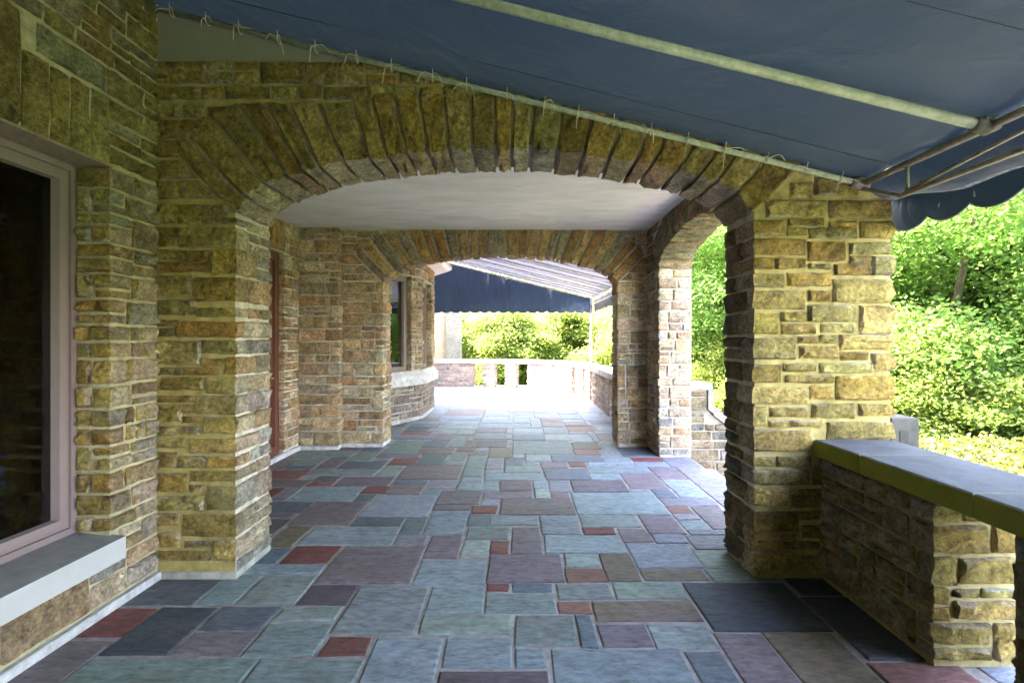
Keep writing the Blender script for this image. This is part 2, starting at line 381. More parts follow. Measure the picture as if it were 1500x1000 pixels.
class Path:
    """plan polyline; the stones face t x Z"""
    def __init__(s, pts):
        s.p = [Vector((*q, 0)) for q in pts]; s.c = [0.0]; s.t = []
        for a, b in zip(s.p, s.p[1:]):
            s.t.append((b-a).normalized()); s.c.append(s.c[-1]+(b-a).length)
        s.len = s.c[-1]
    def at(s, u):
        for k in range(1, len(s.c)-1):
            if abs(u-s.c[k]) < 1e-5:
                n0 = Vector((s.t[k-1].y, -s.t[k-1].x, 0)); n1 = Vector((s.t[k].y, -s.t[k].x, 0))
                m = n0+n1; m = m*(2/m.dot(m)) if m.length > 0.2 else n0
                return s.p[k].copy(), m*0.72
        k = 0
        while k < len(s.t)-1 and u > s.c[k+1]: k += 1
        return s.p[k]+s.t[k]*(u-s.c[k]), Vector((s.t[k].y, -s.t[k].x, 0))
    def corners(s): return s.c[1:-1]
def path_stone(parent, path, u0, u1, z0, z1, pal, u0t=None, u1t=None, cell=0.05, **kw):
    """a stone on a path from u0 to u1 (bottom) and u0t to u1t (top); wraps round corners in between"""
    u0t = u0 if u0t is None else u0t; u1t = u1 if u1t is None else u1t
    w, h = u1-u0, z1-z0
    ni = max(1, min(5, round(w/cell))); nj = max(1, min(3, round(h/cell)))
    e = min(0.012/w, 0.2); ev = min(0.011/h, 0.25)
    us = [0.0]+[e+(1-2*e)*i/ni for i in range(ni+1)]+[1.0]
    vs = [0.0]+[ev+(1-2*ev)*i/nj for i in range(nj+1)]+[1.0]
    cor = [c for c in path.corners() if u0+0.02 < c < u1-0.02]
    for c in cor:
        r = (c-u0)/w; us = [u for u in us if abs(u-r) > 0.3/ni or u in (0, 1)]+[r]
    us = sorted(set(us))
    pts, nr = [], []
    for q in vs:
        a = u0+(u0t-u0)*q; b = u1+(u1t-u1)*q; rp, rn = [], []
        for r in us:
            u = a+(b-a)*r
            for c in cor:
                if abs(u0+w*r-c) < 1e-6: u = c
            p, n = path.at(min(max(u, 0), path.len)); rp.append(Vector((p.x, p.y, z0+h*q))); rn.append(n)
        pts.append(rp); nr.append(rn)
    return grid_stone(parent, pts, nr, pick(pal) if isinstance(pal, str) else pal, **kw)

def courses(parent, path, z0, z1, pal, hmin=0.085, hmax=0.19, lmin=0.13, lmax=0.46, joint=0.017, lo=None, hi=None, cell=0.05, thin=0.4, **kw):
    """random coursed rubble; lo(z)/hi(z) bound the run along the path"""
    z = z0
    while z < z1-0.03:
        h = rng.uniform(hmin, hmax)
        if z1-(z+h) < 0.07: h = z1-z
        a0 = lo(z) if lo else 0.0; a1 = lo(z+h) if lo else 0.0
        b0 = hi(z) if hi else path.len; b1 = hi(z+h) if hi else path.len
        u = min(a0, a1) if lo else 0.0; uend = max(b0, b1)
        first = True
        while u < uend-0.03:
            l = rng.uniform(lmin, lmax)*(0.7 if h < 0.11 else 1.0)
            e = u+l
            for c in path.corners():
                if abs(e-c) < 0.075: e = c+0.08+rng.random()*0.1 if e >= c or c-u < 0.16 else c-0.09
            if uend-e < 0.1: e = uend
            last = e >= uend-1e-6
            s0, s0t = (a0, a1) if first and lo else (u, u)
            s1, s1t = (b0, b1) if last and hi else (e, e)
            j = joint/2
            def put(za, zb, ua, ub, uat, ubt):
                if min(ub-ua, ubt-uat) > 0.045 and zb-za > 0.025:
                    k = j*rng.uniform(0.7, 1.6); k2 = j*rng.uniform(0.7, 1.6)
                    path_stone(parent, path, ua+k, ub-k2, za+j*rng.uniform(0.7, 1.5), zb-j*rng.uniform(0.7, 1.5), pal, uat+k, ubt-k2, cell, **kw)
            slant = abs(s0-s0t)+abs(s1-s1t) > 0.01
            if h > 0.125 and rng.random() < thin and not slant:
                m = z+h*rng.uniform(0.36, 0.64)
                cut = (s0+s1)/2+rng.uniform(-0.1, 0.1)*(s1-s0)
                nocut = any(abs(cut-c) < 0.06 for c in path.corners())
                for (za, zb) in ((z, m), (m, z+h)):
                    if s1-s0 > 0.26 and rng.random() < 0.55 and not nocut:
                        put(za, zb, s0, cut, s0, cut); put(za, zb, cut, s1, cut, s1)
                    else: put(za, zb, s0, s1, s0, s1)
            else: put(z, z+h, s0, s1, s0t, s1t)
            u = e; first = False
        z += h

class Arch:
    """half-ellipse opening in a wall plane: centre (plan), u direction (t), facing n = t x Z"""
    def __init__(s, centre, t, zs, a, b, thick):
        s.c = Vector((*centre, 0)); s.t = Vector((*t, 0)); s.n = Vector((s.t.y, -s.t.x, 0))
        s.zs, s.a, s.b, s.th = zs, a, b, thick
    def P(s, u, z, d=0): return s.c+s.t*u+Vector((0, 0, z))-s.n*d
    def intr(s, th): return s.a*math.cos(th), s.zs+s.b*math.sin(th)
    def voussoirs(s, parent, count, ztop, lmax, pal, gap=0.022, spread=45, top2=None, mat='stone', proud=0.006):
        th = np.linspace(math.pi, 0, 721); X = s.a*np.cos(th); Z = s.zs+s.b*np.sin(th)
        ls = np.concatenate([[0], np.cumsum(np.hypot(np.diff(X), np.diff(Z)))])
        w = np.array([rng.uniform(0.74, 1.26) for _ in range(count)]); cuts = np.concatenate([[0], np.cumsum(w)])/w.sum()*ls[-1]
        def line(l):
            x = float(np.interp(l, ls, X)); z = float(np.interp(l, ls, Z)); r = max(-1, min(1, x/s.a))
            ang = math.radians(90-spread*abs(r)**1.3); d = Vector((math.copysign(math.cos(ang), x) if abs(x) > 1e-6 else 0, 0, math.sin(ang)))
            return x, z, d, r
        for k in range(count):
            xa, za, da, ra = line(cuts[k]+gap/2); xb, zb, db, rb = line(cuts[k+1]-gap/2)
            rm = abs(ra+rb)/2; zt = ztop if rm < 0.52 or top2 is None else top2
            zt -= rng.uniform(0, 0.012)
            la = min((zt-za)/da.z, lmax); lb = min((zt-zb)/db.z, lmax)
            Lf = 5; I = 3; Bk = 4
            drop = rng.uniform(-0.007, 0.010)
            pts, nr = [], []
            A0 = Vector((xa, 0, za)); B0 = Vector((xb, 0, zb))
            dn = -((da+db).normalized())
            dnw = s.t*dn.x+Vector((0, 0, dn.z))
            for j in range(Lf+Bk+1):
                rp, rn = [], []
                if j <= Lf:
                    q = 1-j/Lf; pa = A0+da*la*q; pb = B0+db*lb*q; dep = 0.0
                    n = s.n if j < Lf else (s.n+dnw)
                else:
                    pa, pb = A0, B0; dep = s.th*(j-Lf)/Bk; n = dnw
                for r in (0, 0.07, 0.36, 0.66, 0.93, 1):
                    p = pa+(pb-pa)*r
                    q3 = s.P(p.x, p.z, dep)+(dnw*drop if j >= Lf else Vector())
                    rp.append(q3); rn.append(n.copy())
                pts.append(rp[::-1]); nr.append(rn[::-1])
            c = pick(pal)
            grid_stone(parent, pts, nr, c, edge=proud, bulge=0.012, rough=1.0, depth=0.09, jit=0.006, name='voussoir', mat=mat)
    def core(s, parent, u0, u1, z1, col, off=0.014, z0=0.0, mat='mortar'):
        """mortar body with the opening, from u0 to u1 and z0 to z1"""
        a, b = s.a+off, s.b+off; n = 40; v = []; f = []
        prof = [(u0, z0), (-s.a, z0), (-s.a, s.zs)]
        arc = [(a*math.cos(math.pi*(1-k/n)), s.zs+b*math.sin(math.pi*(k/n))) for k in range(n+1)]
        arc = [(max(-s.a, min(s.a, x)), z) for x, z in arc]; arc[0] = (-s.a, s.zs); arc[-1] = (s.a, s.zs)
        def slab(poly):
            k = len(v); m = len(poly)
            for (u, z) in poly: v.append(tuple(s.P(u, z, 0)))
            for (u, z) in poly: v.append(tuple(s.P(u, z, s.th)))
            f.append([k+i for i in range(m)]); f.append([k+m+i for i in range(m)][::-1])
            for i in range(m): f.append((k+i, k+m+i, k+m+(i+1) % m, k+(i+1) % m))
        slab([(u0, z0), (-s.a, z0), (-s.a, s.zs), (u0, s.zs)])
        slab([(s.a, z0), (u1, z0), (u1, s.zs), (s.a, s.zs)])
        left = [(u0, s.zs)]; 
        slab([(u0, s.zs), (-s.a, s.zs), (-s.a, z1), (u0, z1)])
        slab([(s.a, s.zs), (u1, s.zs), (u1, z1), (s.a, z1)])
        for k in range(n):
            p, q = arc[k], arc[k+1]
            if q[0]-p[0] > 1e-4: slab([p, q, (q[0], z1), (p[0], z1)])
        return mesh_obj('mortar', v, f, mat, parent, col)

# ------------------------------------------------------------------ ground, terrace, floor
structure(mesh_obj('ground', [(-300, -300, -0.95), (300, -300, -0.95), (300, 300, -0.95), (-300, 300, -0.95)], [(0, 1, 2, 3)], 'lawn', None, loc=(0, 0, -0.95)))
tb = MB().box(-5, -5, -1.2, 2.30, 3.2, -0.04).box(-5, 3.2, -1.2, 2.18, 6.4, -0.04).box(-5, 6.4, -1.2, 2.15, 15.6, -0.04)
structure(MB().box(2.32, -9, -1.05, 4.45, 2.9, -0.93).box(3.98, 2.9, -1.05, 4.45, 6.6, -0.93).box(2.32, 6.7, -1.05, 4.45, 16, -0.93).build('bounce_slab', 'mortar', None, (0.62, 0.58, 0.50)))  # unseen pale slabs added to bounce sunlight towards the porch
structure(tb.build('terrace_base', 'mortar', None, (0.32, 0.29, 0.24)))
floor = mesh_obj('floor', [p for p in MB().box(-5, -5, -0.04, 2.298, 3.2, -0.004).box(-5, 3.2, -0.04, 2.178, 6.4, -0.004).box(-5, 6.4, -0.04, 2.148, 15.6, -0.004).v],
                 MB().box(0, 0, 0, 1, 1, 1).f+[[i+8 for i in q] for q in MB().box(0, 0, 0, 1, 1, 1).f]+[[i+16 for i in q] for q in MB().box(0, 0, 0, 1, 1, 1).f],
                 'mortar', None, (0.33, 0.31, 0.285))
structure(floor)
SLATE = {'B': (0.168, 0.212, 0.230), 'G': (0.150, 0.195, 0.180), 'K': (0.090, 0.115, 0.135), 'P': (0.135, 0.112, 0.125), 'R': (0.150, 0.055, 0.050),
         'N': (0.135, 0.112, 0.085), 'L': (0.160, 0.163, 0.185), 'D': (0.045, 0.060, 0.070), 'g': (0.215, 0.265, 0.240), 'r': (0.165, 0.085, 0.070), 'p': (0.085, 0.072, 0.080)}
# top edge, bottom edge, left and right (at the bottom edge), colour: surveyed from the photograph's joints
FL = '''842 887 167 280 K|842 886 284 340 B|842 886 343 428 G|889 934 96 163 R|889 961 137 239 D|936 1060 -80 12 P|887 923 287 383 K|924 962 248 352 P
964 1010 70 342 G|964 1010 346 515 G|888 911 400 489 G|912 961 353 458 G|931 961 462 535 R|857 887 435 504 p|857 929 481 601 G|799 855 463 598 P|799 824 407 478 R
803 825 373 404 K|826 841 352 464 B|932 1010 516 632 B|932 979 643 747 B|981 1040 635 804 p|899 930 609 747 G|858 897 618 707 B|819 857 605 709 B|783 818 618 670 P
783 798 575 620 L|771 798 436 573 B|770 801 392 427 N|791 818 676 714 g|791 809 718 743 R|811 851 714 830 P|772 809 747 796 P|783 810 798 917 B|812 830 828 876 g
831 853 834 888 r|812 851 891 943 N|795 832 937 1035 B|832 851 945 1043 N|853 867 711 744 R|853 867 748 811 K|868 898 711 813 G|854 878 816 897 G|879 899 818 866 r
852 878 904 1011 G|879 911 875 1034 N|900 946 753 848 G|900 946 851 879 K|913 948 883 961 P|913 950 963 1056 B|948 979 754 796 B|950 1035 812 1040 B
951 1035 1044 1110 K|853 922 1044 1224 D|926 1035 1113 1200 P|925 1035 1206 1335 N|851 872 1178 1229 D|873 968 1270 1346 D|970 1035 1338 1425 r|833 852 1045 1100 G
806 833 1035 1105 g|783 805 1023 1090 L|660 672 421 460 G|660 668 466 510 G|669 672 457 476 R|654 660 498 526 P|654 660 527 553 K|660 675 506 545 G|648 664 555 608 G
654 665 608 663 N|649 654 619 652 K|674 687 394 414 P|673 681 421 463 G|682 687 415 457 K|669 686 460 491 P|675 686 491 557 K|664 670 549 611 P|670 675 547 565 P
671 681 566 605 R|666 681 607 647 K|688 701 385 435 r|687 697 444 548 G|681 697 549 579 G|681 702 580 672 P|702 713 385 443 P|697 704 456 492 K|705 712 450 482 R
698 712 486 568 P|702 708 576 623 K|708 724 567 616 P|714 722 380 405 R|714 733 395 419 L|712 733 419 513 B|713 722 527 564 R|723 733 516 538 K|734 750 380 435 K
751 758 380 425 P|759 769 370 417 p|735 769 419 508 P|724 757 524 624 B|757 770 511 585 K|758 783 582 614 K|703 716 622 668 L|716 724 616 641 B|718 738 637 703 P
739 746 633 687 P|747 783 617 678 B|667 698 674 707 G|698 707 673 707 B|670 687 710 737 L|687 692 709 737 N|681 692 738 791 G|671 681 738 768 K|692 703 708 797 B
703 707 708 728 r|707 718 670 729 B|703 718 731 778 P|703 715 780 803 B|715 730 782 807 g|719 730 706 779 P|730 740 705 729 B|740 751 689 729 R|730 755 731 842 P
720 730 807 834 P|752 770 685 713 K|752 770 716 790 B|771 790 680 742 G|756 783 793 853 B|772 783 855 902 R|687 702 801 863 K|703 720 805 839 L|703 720 840 924 P
676 686 794 832 P|676 682 833 861 R|666 676 809 886 K|665 675 769 807 g|675 681 769 790 B|649 665 751 843 G|655 670 713 749 N|665 670 750 767 K|662 674 654 681 G
674 681 648 677 G|661 667 684 713 N|655 661 668 695 r|655 661 696 713 G|648 655 679 696 N|648 655 697 732 p|640 655 655 679 G|676 683 862 905 B|669 676 886 926 B
677 683 906 932 B|670 676 927 969 R|676 684 933 982 B|672 683 983 1020 L|684 745 1063 1120 L|684 692 862 957 B|684 690 954 990 P|690 702 967 1004 P|693 702 866 911 B
693 715 923 977 P|702 714 982 1016 B|716 721 926 951 R|716 728 962 993 K|714 728 995 1038 B|721 754 846 983 B|729 741 974 1056 L|741 751 985 1015 r|742 775 1044 1085 P
752 760 993 1026 L|761 776 1008 1041 B|776 783 1010 1085 L|754 772 855 939 B|755 782 951 1008 P|773 794 913 959 P|782 795 960 1008 B|658 666 842 881 r|660 668 885 892 K
660 668 894 910 P|655 660 879 907 G|659 669 912 957 K|652 658 842 889 N'''
rects = []
for e in FL.replace('\n', '|').split('|'):
    a = e.split(); yt, yb, xl, xr = map(float, a[:4])
    X0, X1 = (xl-760)/(yb-497)*1.5, (xr-760)/(yb-497)*1.5
    if X1 <= X0: continue
    rects.append([X0, 1050/(yb-497), X1, 1050/(yt-497), a[4]])
def trim(rs):
    for _ in range(3):
        for i in range(len(rs)):
            for j in range(i+1, len(rs)):
                a, b = rs[i], rs[j]
                ox = min(a[2], b[2])-max(a[0], b[0]); oy = min(a[3], b[3])-max(a[1], b[1])
                if ox > 0 and oy > 0:
                    if ox < oy:
                        m = (min(a[2], b[2])+max(a[0], b[0]))/2
                        if a[0]+a[2] < b[0]+b[2]: a[2] = m; b[0] = m
                        else: b[2] = m; a[0] = m
                    else:
                        m = (min(a[3], b[3])+max(a[1], b[1]))/2
                        if a[1]+a[3] < b[1]+b[3]: a[3] = m; b[1] = m
                        else: b[3] = m; a[1] = m
trim(rects)
rects = [r for r in rects if r[2]-r[0] > 0.04 and r[3]-r[1] > 0.04]
def hit(r, me):
    for q in rects:
        if q is not me and min(q[2], r[2])-max(q[0], r[0]) > 1e-4 and min(q[3], r[3])-max(q[1], r[1]) > 1e-4: return q
    return None
for grow in (0.015, 0.03, 0.05, 0.08):                    # close the survey's small gaps
    for r in rects:
        for k, sgn in ((0, -1), (1, -1), (2, 1), (3, 1)):
            t = r[:]; t[k] += sgn*grow
            if hit(t, r) is None: r[k] = t[k]
# fill the rest of the terrace with random flags on a 10 cm module
def fl_colour():
    return rng.choices('BGKPRNLgrp', [22, 20, 12, 16, 4, 8, 10, 8, 3, 5])[0]
GS = 0.1; gx0, gx1, gy0, gy1 = -3.2, 2.3, 0.0, 15.6
nx, ny = int(round((gx1-gx0)/GS)), int(round((gy1-gy0)/GS))
occ = np.zeros((ny, nx), bool)
for r in rects:
    i0, i1 = math.floor((r[0]-gx0)/GS+0.25), math.ceil((r[2]-gx0)/GS-0.25); j0, j1 = math.floor((r[1]-gy0)/GS+0.25), math.ceil((r[3]-gy0)/GS-0.25)
    occ[max(0, j0):max(0, j1), max(0, i0):max(0, i1)] = True
fill = []
for j in range(ny):
    for i in range(nx):
        if occ[j, i]: continue
        w = rng.choice([3, 4, 4, 5, 6, 6, 7, 8]); d = rng.choice([2, 3, 3, 4, 4, 5, 6])
        if rng.random() < 0.5 and gy0+j*GS > 8: w += 1; d += 1
        ww = 0
        while ww < w and i+ww < nx and not occ[j, i+ww]: ww += 1
        dd = 0
        while dd < d and j+dd < ny and not occ[j+dd, i:i+ww].any(): dd += 1
        occ[j:j+dd, i:i+ww] = True
        fill.append([gx0+i*GS, gy0+j*GS, gx0+(i+ww)*GS, gy0+(j+dd)*GS, fl_colour()])
def clear(r):
    for q in rects:
        ox = min(q[2], r[2])-max(q[0], r[0]); oy = min(q[3], r[3])-max(q[1], r[1])
        if ox > 0 and oy > 0:
            if ox < oy:
                if q[0]+q[2] < r[0]+r[2]: r[0] = q[2]
                else: r[2] = q[0]
            else:
                if q[1]+q[3] < r[1]+r[3]: r[1] = q[3]
                else: r[3] = q[1]
    return r
fill = [clear(r) for r in fill]
fill = [r for r in fill if r[2]-r[0] > 0.06 and r[3]-r[1] > 0.06 and r[1] < 15.3]
def flag_geo(r, j):
    x0, y0, x1, y1 = r[0]+j, r[1]+j, r[2]-j, r[3]-j
    e = 0.007; h = rng.uniform(0.0005, 0.0055); b = 0.007
    J = lambda: rng.uniform(-e, e)
    c = [(x0+J(), y0+J()), (x1+J(), y0+J()), (x1+J(), y1+J()), (x0+J(), y1+J())]
    cx, cy = (x0+x1)/2, (y0+y1)/2
    base, mid = [], []
    for k in range(4):                                        # a slightly uneven hewn edge: one extra vertex per side
        p, q = c[k], c[(k+1) % 4]
        base += [p, ((p[0]+q[0])/2+J()*0.8, (p[1]+q[1])/2+J()*0.8)]
    ins = [(p[0]+(b if p[0] < cx else -b)*(abs(p[0]-cx) > 0.02), p[1]+(b if p[1] < cy else -b)*(abs(p[1]-cy) > 0.02)) for p in base]
    v = [(p[0], p[1], -0.03) for p in base]+[(p[0], p[1], h-0.003) for p in base]+[(p[0], p[1], h+rng.uniform(0, 0.0012)) for p in ins]
    f = [list(range(16, 24))]
    for a in (0, 8):
        for i in range(8): f.append((a+i, a+(i+1) % 8, a+8+(i+1) % 8, a+8+i))
    return v, f
allf = rects+fill
def on_floor(r): 
    return r[1] < 15.0 and r[2] > -3.1 and r[0] < 2.3
allf = [r for r in allf if on_floor(r)]
def apparent(r):
    y = max(r[1], 1.9); vis = (r[2]-r[0])*(r[3]-r[1])/y**3
    xc = 0.5*(r[0]+r[2])/max(0.5*(r[1]+r[3]), 0.3)
    if 0.5*(r[1]+r[3]) < 1.9 or abs(xc) > 1.2: vis *= 0.01
    return vis
allf.sort(key=apparent, reverse=True)
extra = MB()
for k, r in enumerate(allf):
    if r[1] > 6.9 and r[4] == 'D': r[4] = 'K'
    r[2] = min(r[2], 2.17 if 3.3 < r[1] < 6.1 else 2.13 if r[1] > 6.1 else 2.29)
    if r[2]-r[0] < 0.06: continue
    v, f = flag_geo(r, rng.uniform(0.0045, 0.0085))
    if k < 300:
        kk = rng.uniform(0.85, 1.15); c = [x*1.12 for x in SLATE[r[4]]]
        mesh_obj('flagstone', v, f, 'slate', floor, tuple(x*kk*rng.uniform(0.94, 1.06) for x in c))
    else: extra.add(v, f)
if extra.v:
    o = extra.build('flagstone_field', 'slate', floor, (0.2, 0.23, 0.24)); o['kind'] = 'stuff'

# ------------------------------------------------------------------ front arch wall (with the two piers)
FY, BY, TH = 3.0, 6.65, 0.40
MOR = (0.44, 0.37, 0.18); MORW = (0.56, 0.50, 0.41)
front = thing('stone_arch_wall', (-0.15, FY, 0), 'green-tinted rubble stone arch and its two piers meeting the mullioned house window wall', 'arch', 'stone arches of the porch')
fa = Arch((-0.15, FY), (1, 0), 2.30, 1.63, 0.41, TH)
fa.core(front, -2.27+0.15, 2.33+0.15, 3.245, (0.56, 0.50, 0.40), mat='mortar_bounce_tint')
fa.voussoirs(front, 25, 3.04, 0.52, 'clean', top2=2.98, mat='stone_bounce_tint', gap=0.022, proud=0.022)
def px(x, y): return (x-760)/233.33, 1.5-(y-497)/233.33
LP = [(220, 300, 3.571, '50 5 270 95|285 5 410 60|280 70 430 100|40 125 145 165|40 175 145 215|160 125 460 220|50 237 140 285|155 243 310 295|40 305 315 350|330 235 460 360|35 370 215 470|242 382 460 500|50 500 235 572|248 540 335 582|345 540 460 582|25 605 145 630|25 650 130 685|150 612 460 690|30 715 265 830|280 712 460 775|275 805 370 840|400 800 460 885|30 855 185 885|190 855 355 885|65 905 275 965|300 905 460 985'),
      (220, 560, 3.333, '28 65 220 92|230 68 428 152|50 110 155 188|160 112 225 145|160 165 250 195|268 170 428 245|38 215 240 255|22 275 172 315|200 275 428 338|15 340 130 412|142 360 275 410|288 365 428 408|200 433 428 478|48 445 180 528|200 498 258 530|288 505 428 615|38 555 260 618|15 640 140 695|165 645 428 745|60 730 145 798|175 775 300 798|320 770 428 862|50 822 295 862')]
RP = [(1050, 230, 3.7037, '270 240 585 325|610 240 935 335|215 345 365 425|385 340 575 370|610 355 755 385|385 390 480 425|500 390 755 440|780 355 940 440|215 447 475 530|495 465 690 562|720 468 940 525|720 540 830 575|840 545 942 638|215 550 300 605|318 552 478 605|500 582 612 607|640 585 828 637|215 635 355 703|388 632 612 697|632 665 940 785|210 728 470 822|495 727 612 780|498 805 748 890|775 812 940 957|215 850 325 955|350 845 475 890|352 910 528 955|568 908 735 950|215 985 425 1008|445 978 550 1005|560 968 650 1002|668 965 935 1002|400 145 515 222|530 115 760 208'),
      (1050, 480, 2.632, '150 42 300 120|315 35 380 57|398 30 458 57|475 30 665 82|322 72 465 115|475 95 580 122|598 100 662 165|150 142 242 207|258 140 375 165|398 138 595 172|265 185 445 210|460 187 658 275|150 232 350 292|362 228 440 272|150 305 188 375|208 308 345 340|368 294 528 345|547 296 656 338|203 358 405 380|425 365 658 425|150 395 357 472|150 500 220 528|233 497 360 532|150 547 350 600|365 540 400 600|150 620 270 682|290 622 398 640|290 646 398 690|150 708 312 780|322 708 398 735|330 760 395 805|150 790 242 848|262 795 300 815|258 825 390 848|150 868 315 930|328 880 395 940|150 938 400 965|405 600 650 690|410 700 650 790|405 800 655 900')]
pl = Path([(-2.27, FY), (-1.78, FY), (-1.78, FY+TH)])
pr = Path([(1.48, FY+TH), (1.48, FY), (2.33, FY), (2.33, FY+TH)])
def reveal_fill(path, ua, ub, z0, z1, pal):
    """stones between ua and ub beside a corner stone"""
    if ub-ua < 0.05: return
    j = 0.008
    rows = [(z0, z1)] if z1-z0 < 0.13 or rng.random() < 0.3 else [(z0, (z0+z1)/2-j), ((z0+z1)/2+j, z1)]
    for (a, b) in rows:
        if ub-ua > 0.2 and rng.random() < 0.6:
            m = ua+(ub-ua)*rng.uniform(0.35, 0.65)
            path_stone(front, path, ua, m-j, a, b, pal); path_stone(front, path, m+j, ub, a, b, pal)
        else: path_stone(front, path, ua, ub, a, b, pal)
def survey(lst, path, side, pal):
    lim = 0.49 if side == 'L' else 0.40
    zs_done = []
    for (ox, oy, sc, txt) in lst:
        for e in txt.split('|'):
            x0, y0, x1, y1 = map(float, e.split())
            X0, Z1 = px(ox+x0/sc, oy+y0/sc); X1, Z0 = px(ox+x1/sc, oy+y1/sc)
            X0 -= 0.004; X1 += 0.004; Z0 = max(Z0-0.004, 0.03); Z1 += 0.004
            p = pick(pal) 
            if side == 'L':
                u0, u1 = X0+2.27, X1+2.27
                if u1 > 0.455:
                    r = rng.uniform(0.07, 0.26); path_stone(front, path, max(u0, 0.01), 0.49+r, Z0, Z1, p, mat='stone_bounce_tint')
                    reveal_fill(path, 0.49+r+0.018, 0.89, Z0-0.004, Z1+0.004, 'buff'); zs_done.append((Z0, Z1))
                else: path_stone(front, path, max(u0, 0.01), u1, Z0, Z1, p, mat='stone_bounce_tint')
            else:
                u0, u1 = X0-1.48+0.40, X1-1.48+0.40
                if u0 < 0.435:
                    r = rng.uniform(0.07, 0.26); path_stone(front, path, 0.40-r, u1, Z0, Z1, p, mat='stone_bounce_tint')
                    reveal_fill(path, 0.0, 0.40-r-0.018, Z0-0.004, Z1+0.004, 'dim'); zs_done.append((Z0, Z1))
                elif u1 > 1.20: path_stone(front, path, u0, 1.25+rng.uniform(0.1, 0.3), Z0, Z1, p, mat='stone_bounce_tint')
                else: path_stone(front, path, u0, u1, Z0, Z1, p, mat='stone_bounce_tint')
    zs_done.sort(); z = 0.03                                   # fill what is left of the jamb between surveyed corner stones
    for (a, b) in zs_done+[(2.30, 2.30)]:
        if a-z > 0.06:
            if side == 'L': reveal_fill(path, 0.50, 0.89, z+0.012, a-0.012, 'buff')
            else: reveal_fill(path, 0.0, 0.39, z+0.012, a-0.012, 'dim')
        z = max(z, b)
survey(LP, pl, 'L', 'clean')
survey(RP, pr, 'R', 'clean')
# spandrels above the springing, bounded by the slanted outer voussoirs
def lim_left(z): return float(np.interp(z, [2.30, 2.68, 2.69, 2.83, 2.84, 2.97], [0.47, 0.10, 0.10, 0.32, 0.33, 0.55]))
ps = Path([(-2.27, FY), (-0.15, FY)])
courses(front, ps, 2.37, 2.97, 'clean', 0.09, 0.15, mat='stone_bounce_tint', hi=lim_left)
courses(front, ps, 2.995, 3.245, 'clean', 0.08, 0.12, mat='stone_bounce_tint', hi=lambda z: 0.62 if z < 3.05 else 2.12)
ps2 = Path([(-0.15, FY), (2.33, FY)])
courses(front, ps2, 3.06, 3.245, 'clean', 0.09, 0.12, mat='stone_bounce_tint')
courses(front, ps2, 2.72, 3.05, 'clean', 0.09, 0.15, mat='stone_bounce_tint', lo=lambda z: float(np.interp(z, [2.7, 2.83, 2.97, 3.05], [2.10, 1.93, 1.70, 1.5])))
# lime skim at the foot of the piers
mesh_obj('base_skim', MB().box(-2.27, FY-0.014, 0, -1.766, FY+TH, 0.045, 0.004).v, MB().box(0, 0, 0, 1, 1, 1, 0.1).f, 'mortar', front, (0.38, 0.37, 0.31))
mesh_obj('stucco_band', MB().box(-2.29, FY+0.004, 3.246, 0.2, FY+0.2, 3.62).v, MB().box(0, 0, 0, 1, 1, 1).f, 'paint', front, (0.24, 0.235, 0.17))

# ------------------------------------------------------------------ far arch wall
far = thing('stone_arch_wall', (-0.255, BY, 0), 'warm brown stone arch spanning the porch floor with a navy awning behind', 'arch', 'stone arches of the porch')
xc = (-1.9+1.387)/2; ha = (1.387+1.9)/2
ba = Arch((xc, BY), (1, 0), 2.30, ha, 0.41, TH)
ba.core(far, -3.0-xc, 2.2-xc, 3.05, MORW)
ba.voussoirs(far, 27, 3.03, 0.52, 'rust', gap=0.022, proud=0.018)
p3 = Path([(-2.46, BY), (-1.9, BY), (-1.9, BY+TH)])
courses(far, p3, 0.05, 2.30, 'warm', 0.11, 0.20, 0.16, 0.46, cell=0.09)
courses(far, Path([(-2.46, BY), (xc, BY)]), 2.31, 3.01, 'warm', 0.09, 0.15, cell=0.09, hi=lambda z: 2.46+xc+ (-ha)-(-ha) + float(np.interp(z, [2.30, 2.68, 2.69, 2.83, 2.97, 3.05], [0.54, 0.17, 0.17, 0.39, 0.60, 0.75]))-(2.46+xc-0.0)+0.0 if False else float(np.interp(z, [2.30, 2.68, 2.69, 2.83, 2.97, 3.05], [0.54, 0.17, 0.17, 0.39, 0.60, 0.75])))
p4 = Path([(1.387, BY+TH), (1.387, BY), (1.8, BY)])
courses(far, p4, 0.05, 2.30, 'warm', 0.11, 0.20, 0.16, 0.46, cell=0.09)
courses(far, Path([(1.0, BY), (1.8, BY)]), 2.31, 3.01, 'warm', 0.09, 0.14, cell=0.09, lo=lambda z: float(np.interp(z, [2.30, 2.68, 2.83, 2.97, 3.05], [0.40, 0.76, 0.56, 0.36, 0.2])))
mesh_obj('base_skim', MB().box(-2.46, BY-0.014, 0, -1.888, BY+TH, 0.05, 0.004).v, MB().box(0, 0, 0, 1, 1, 1, 0.1).f, 'mortar', far, (0.55, 0.53, 0.5))

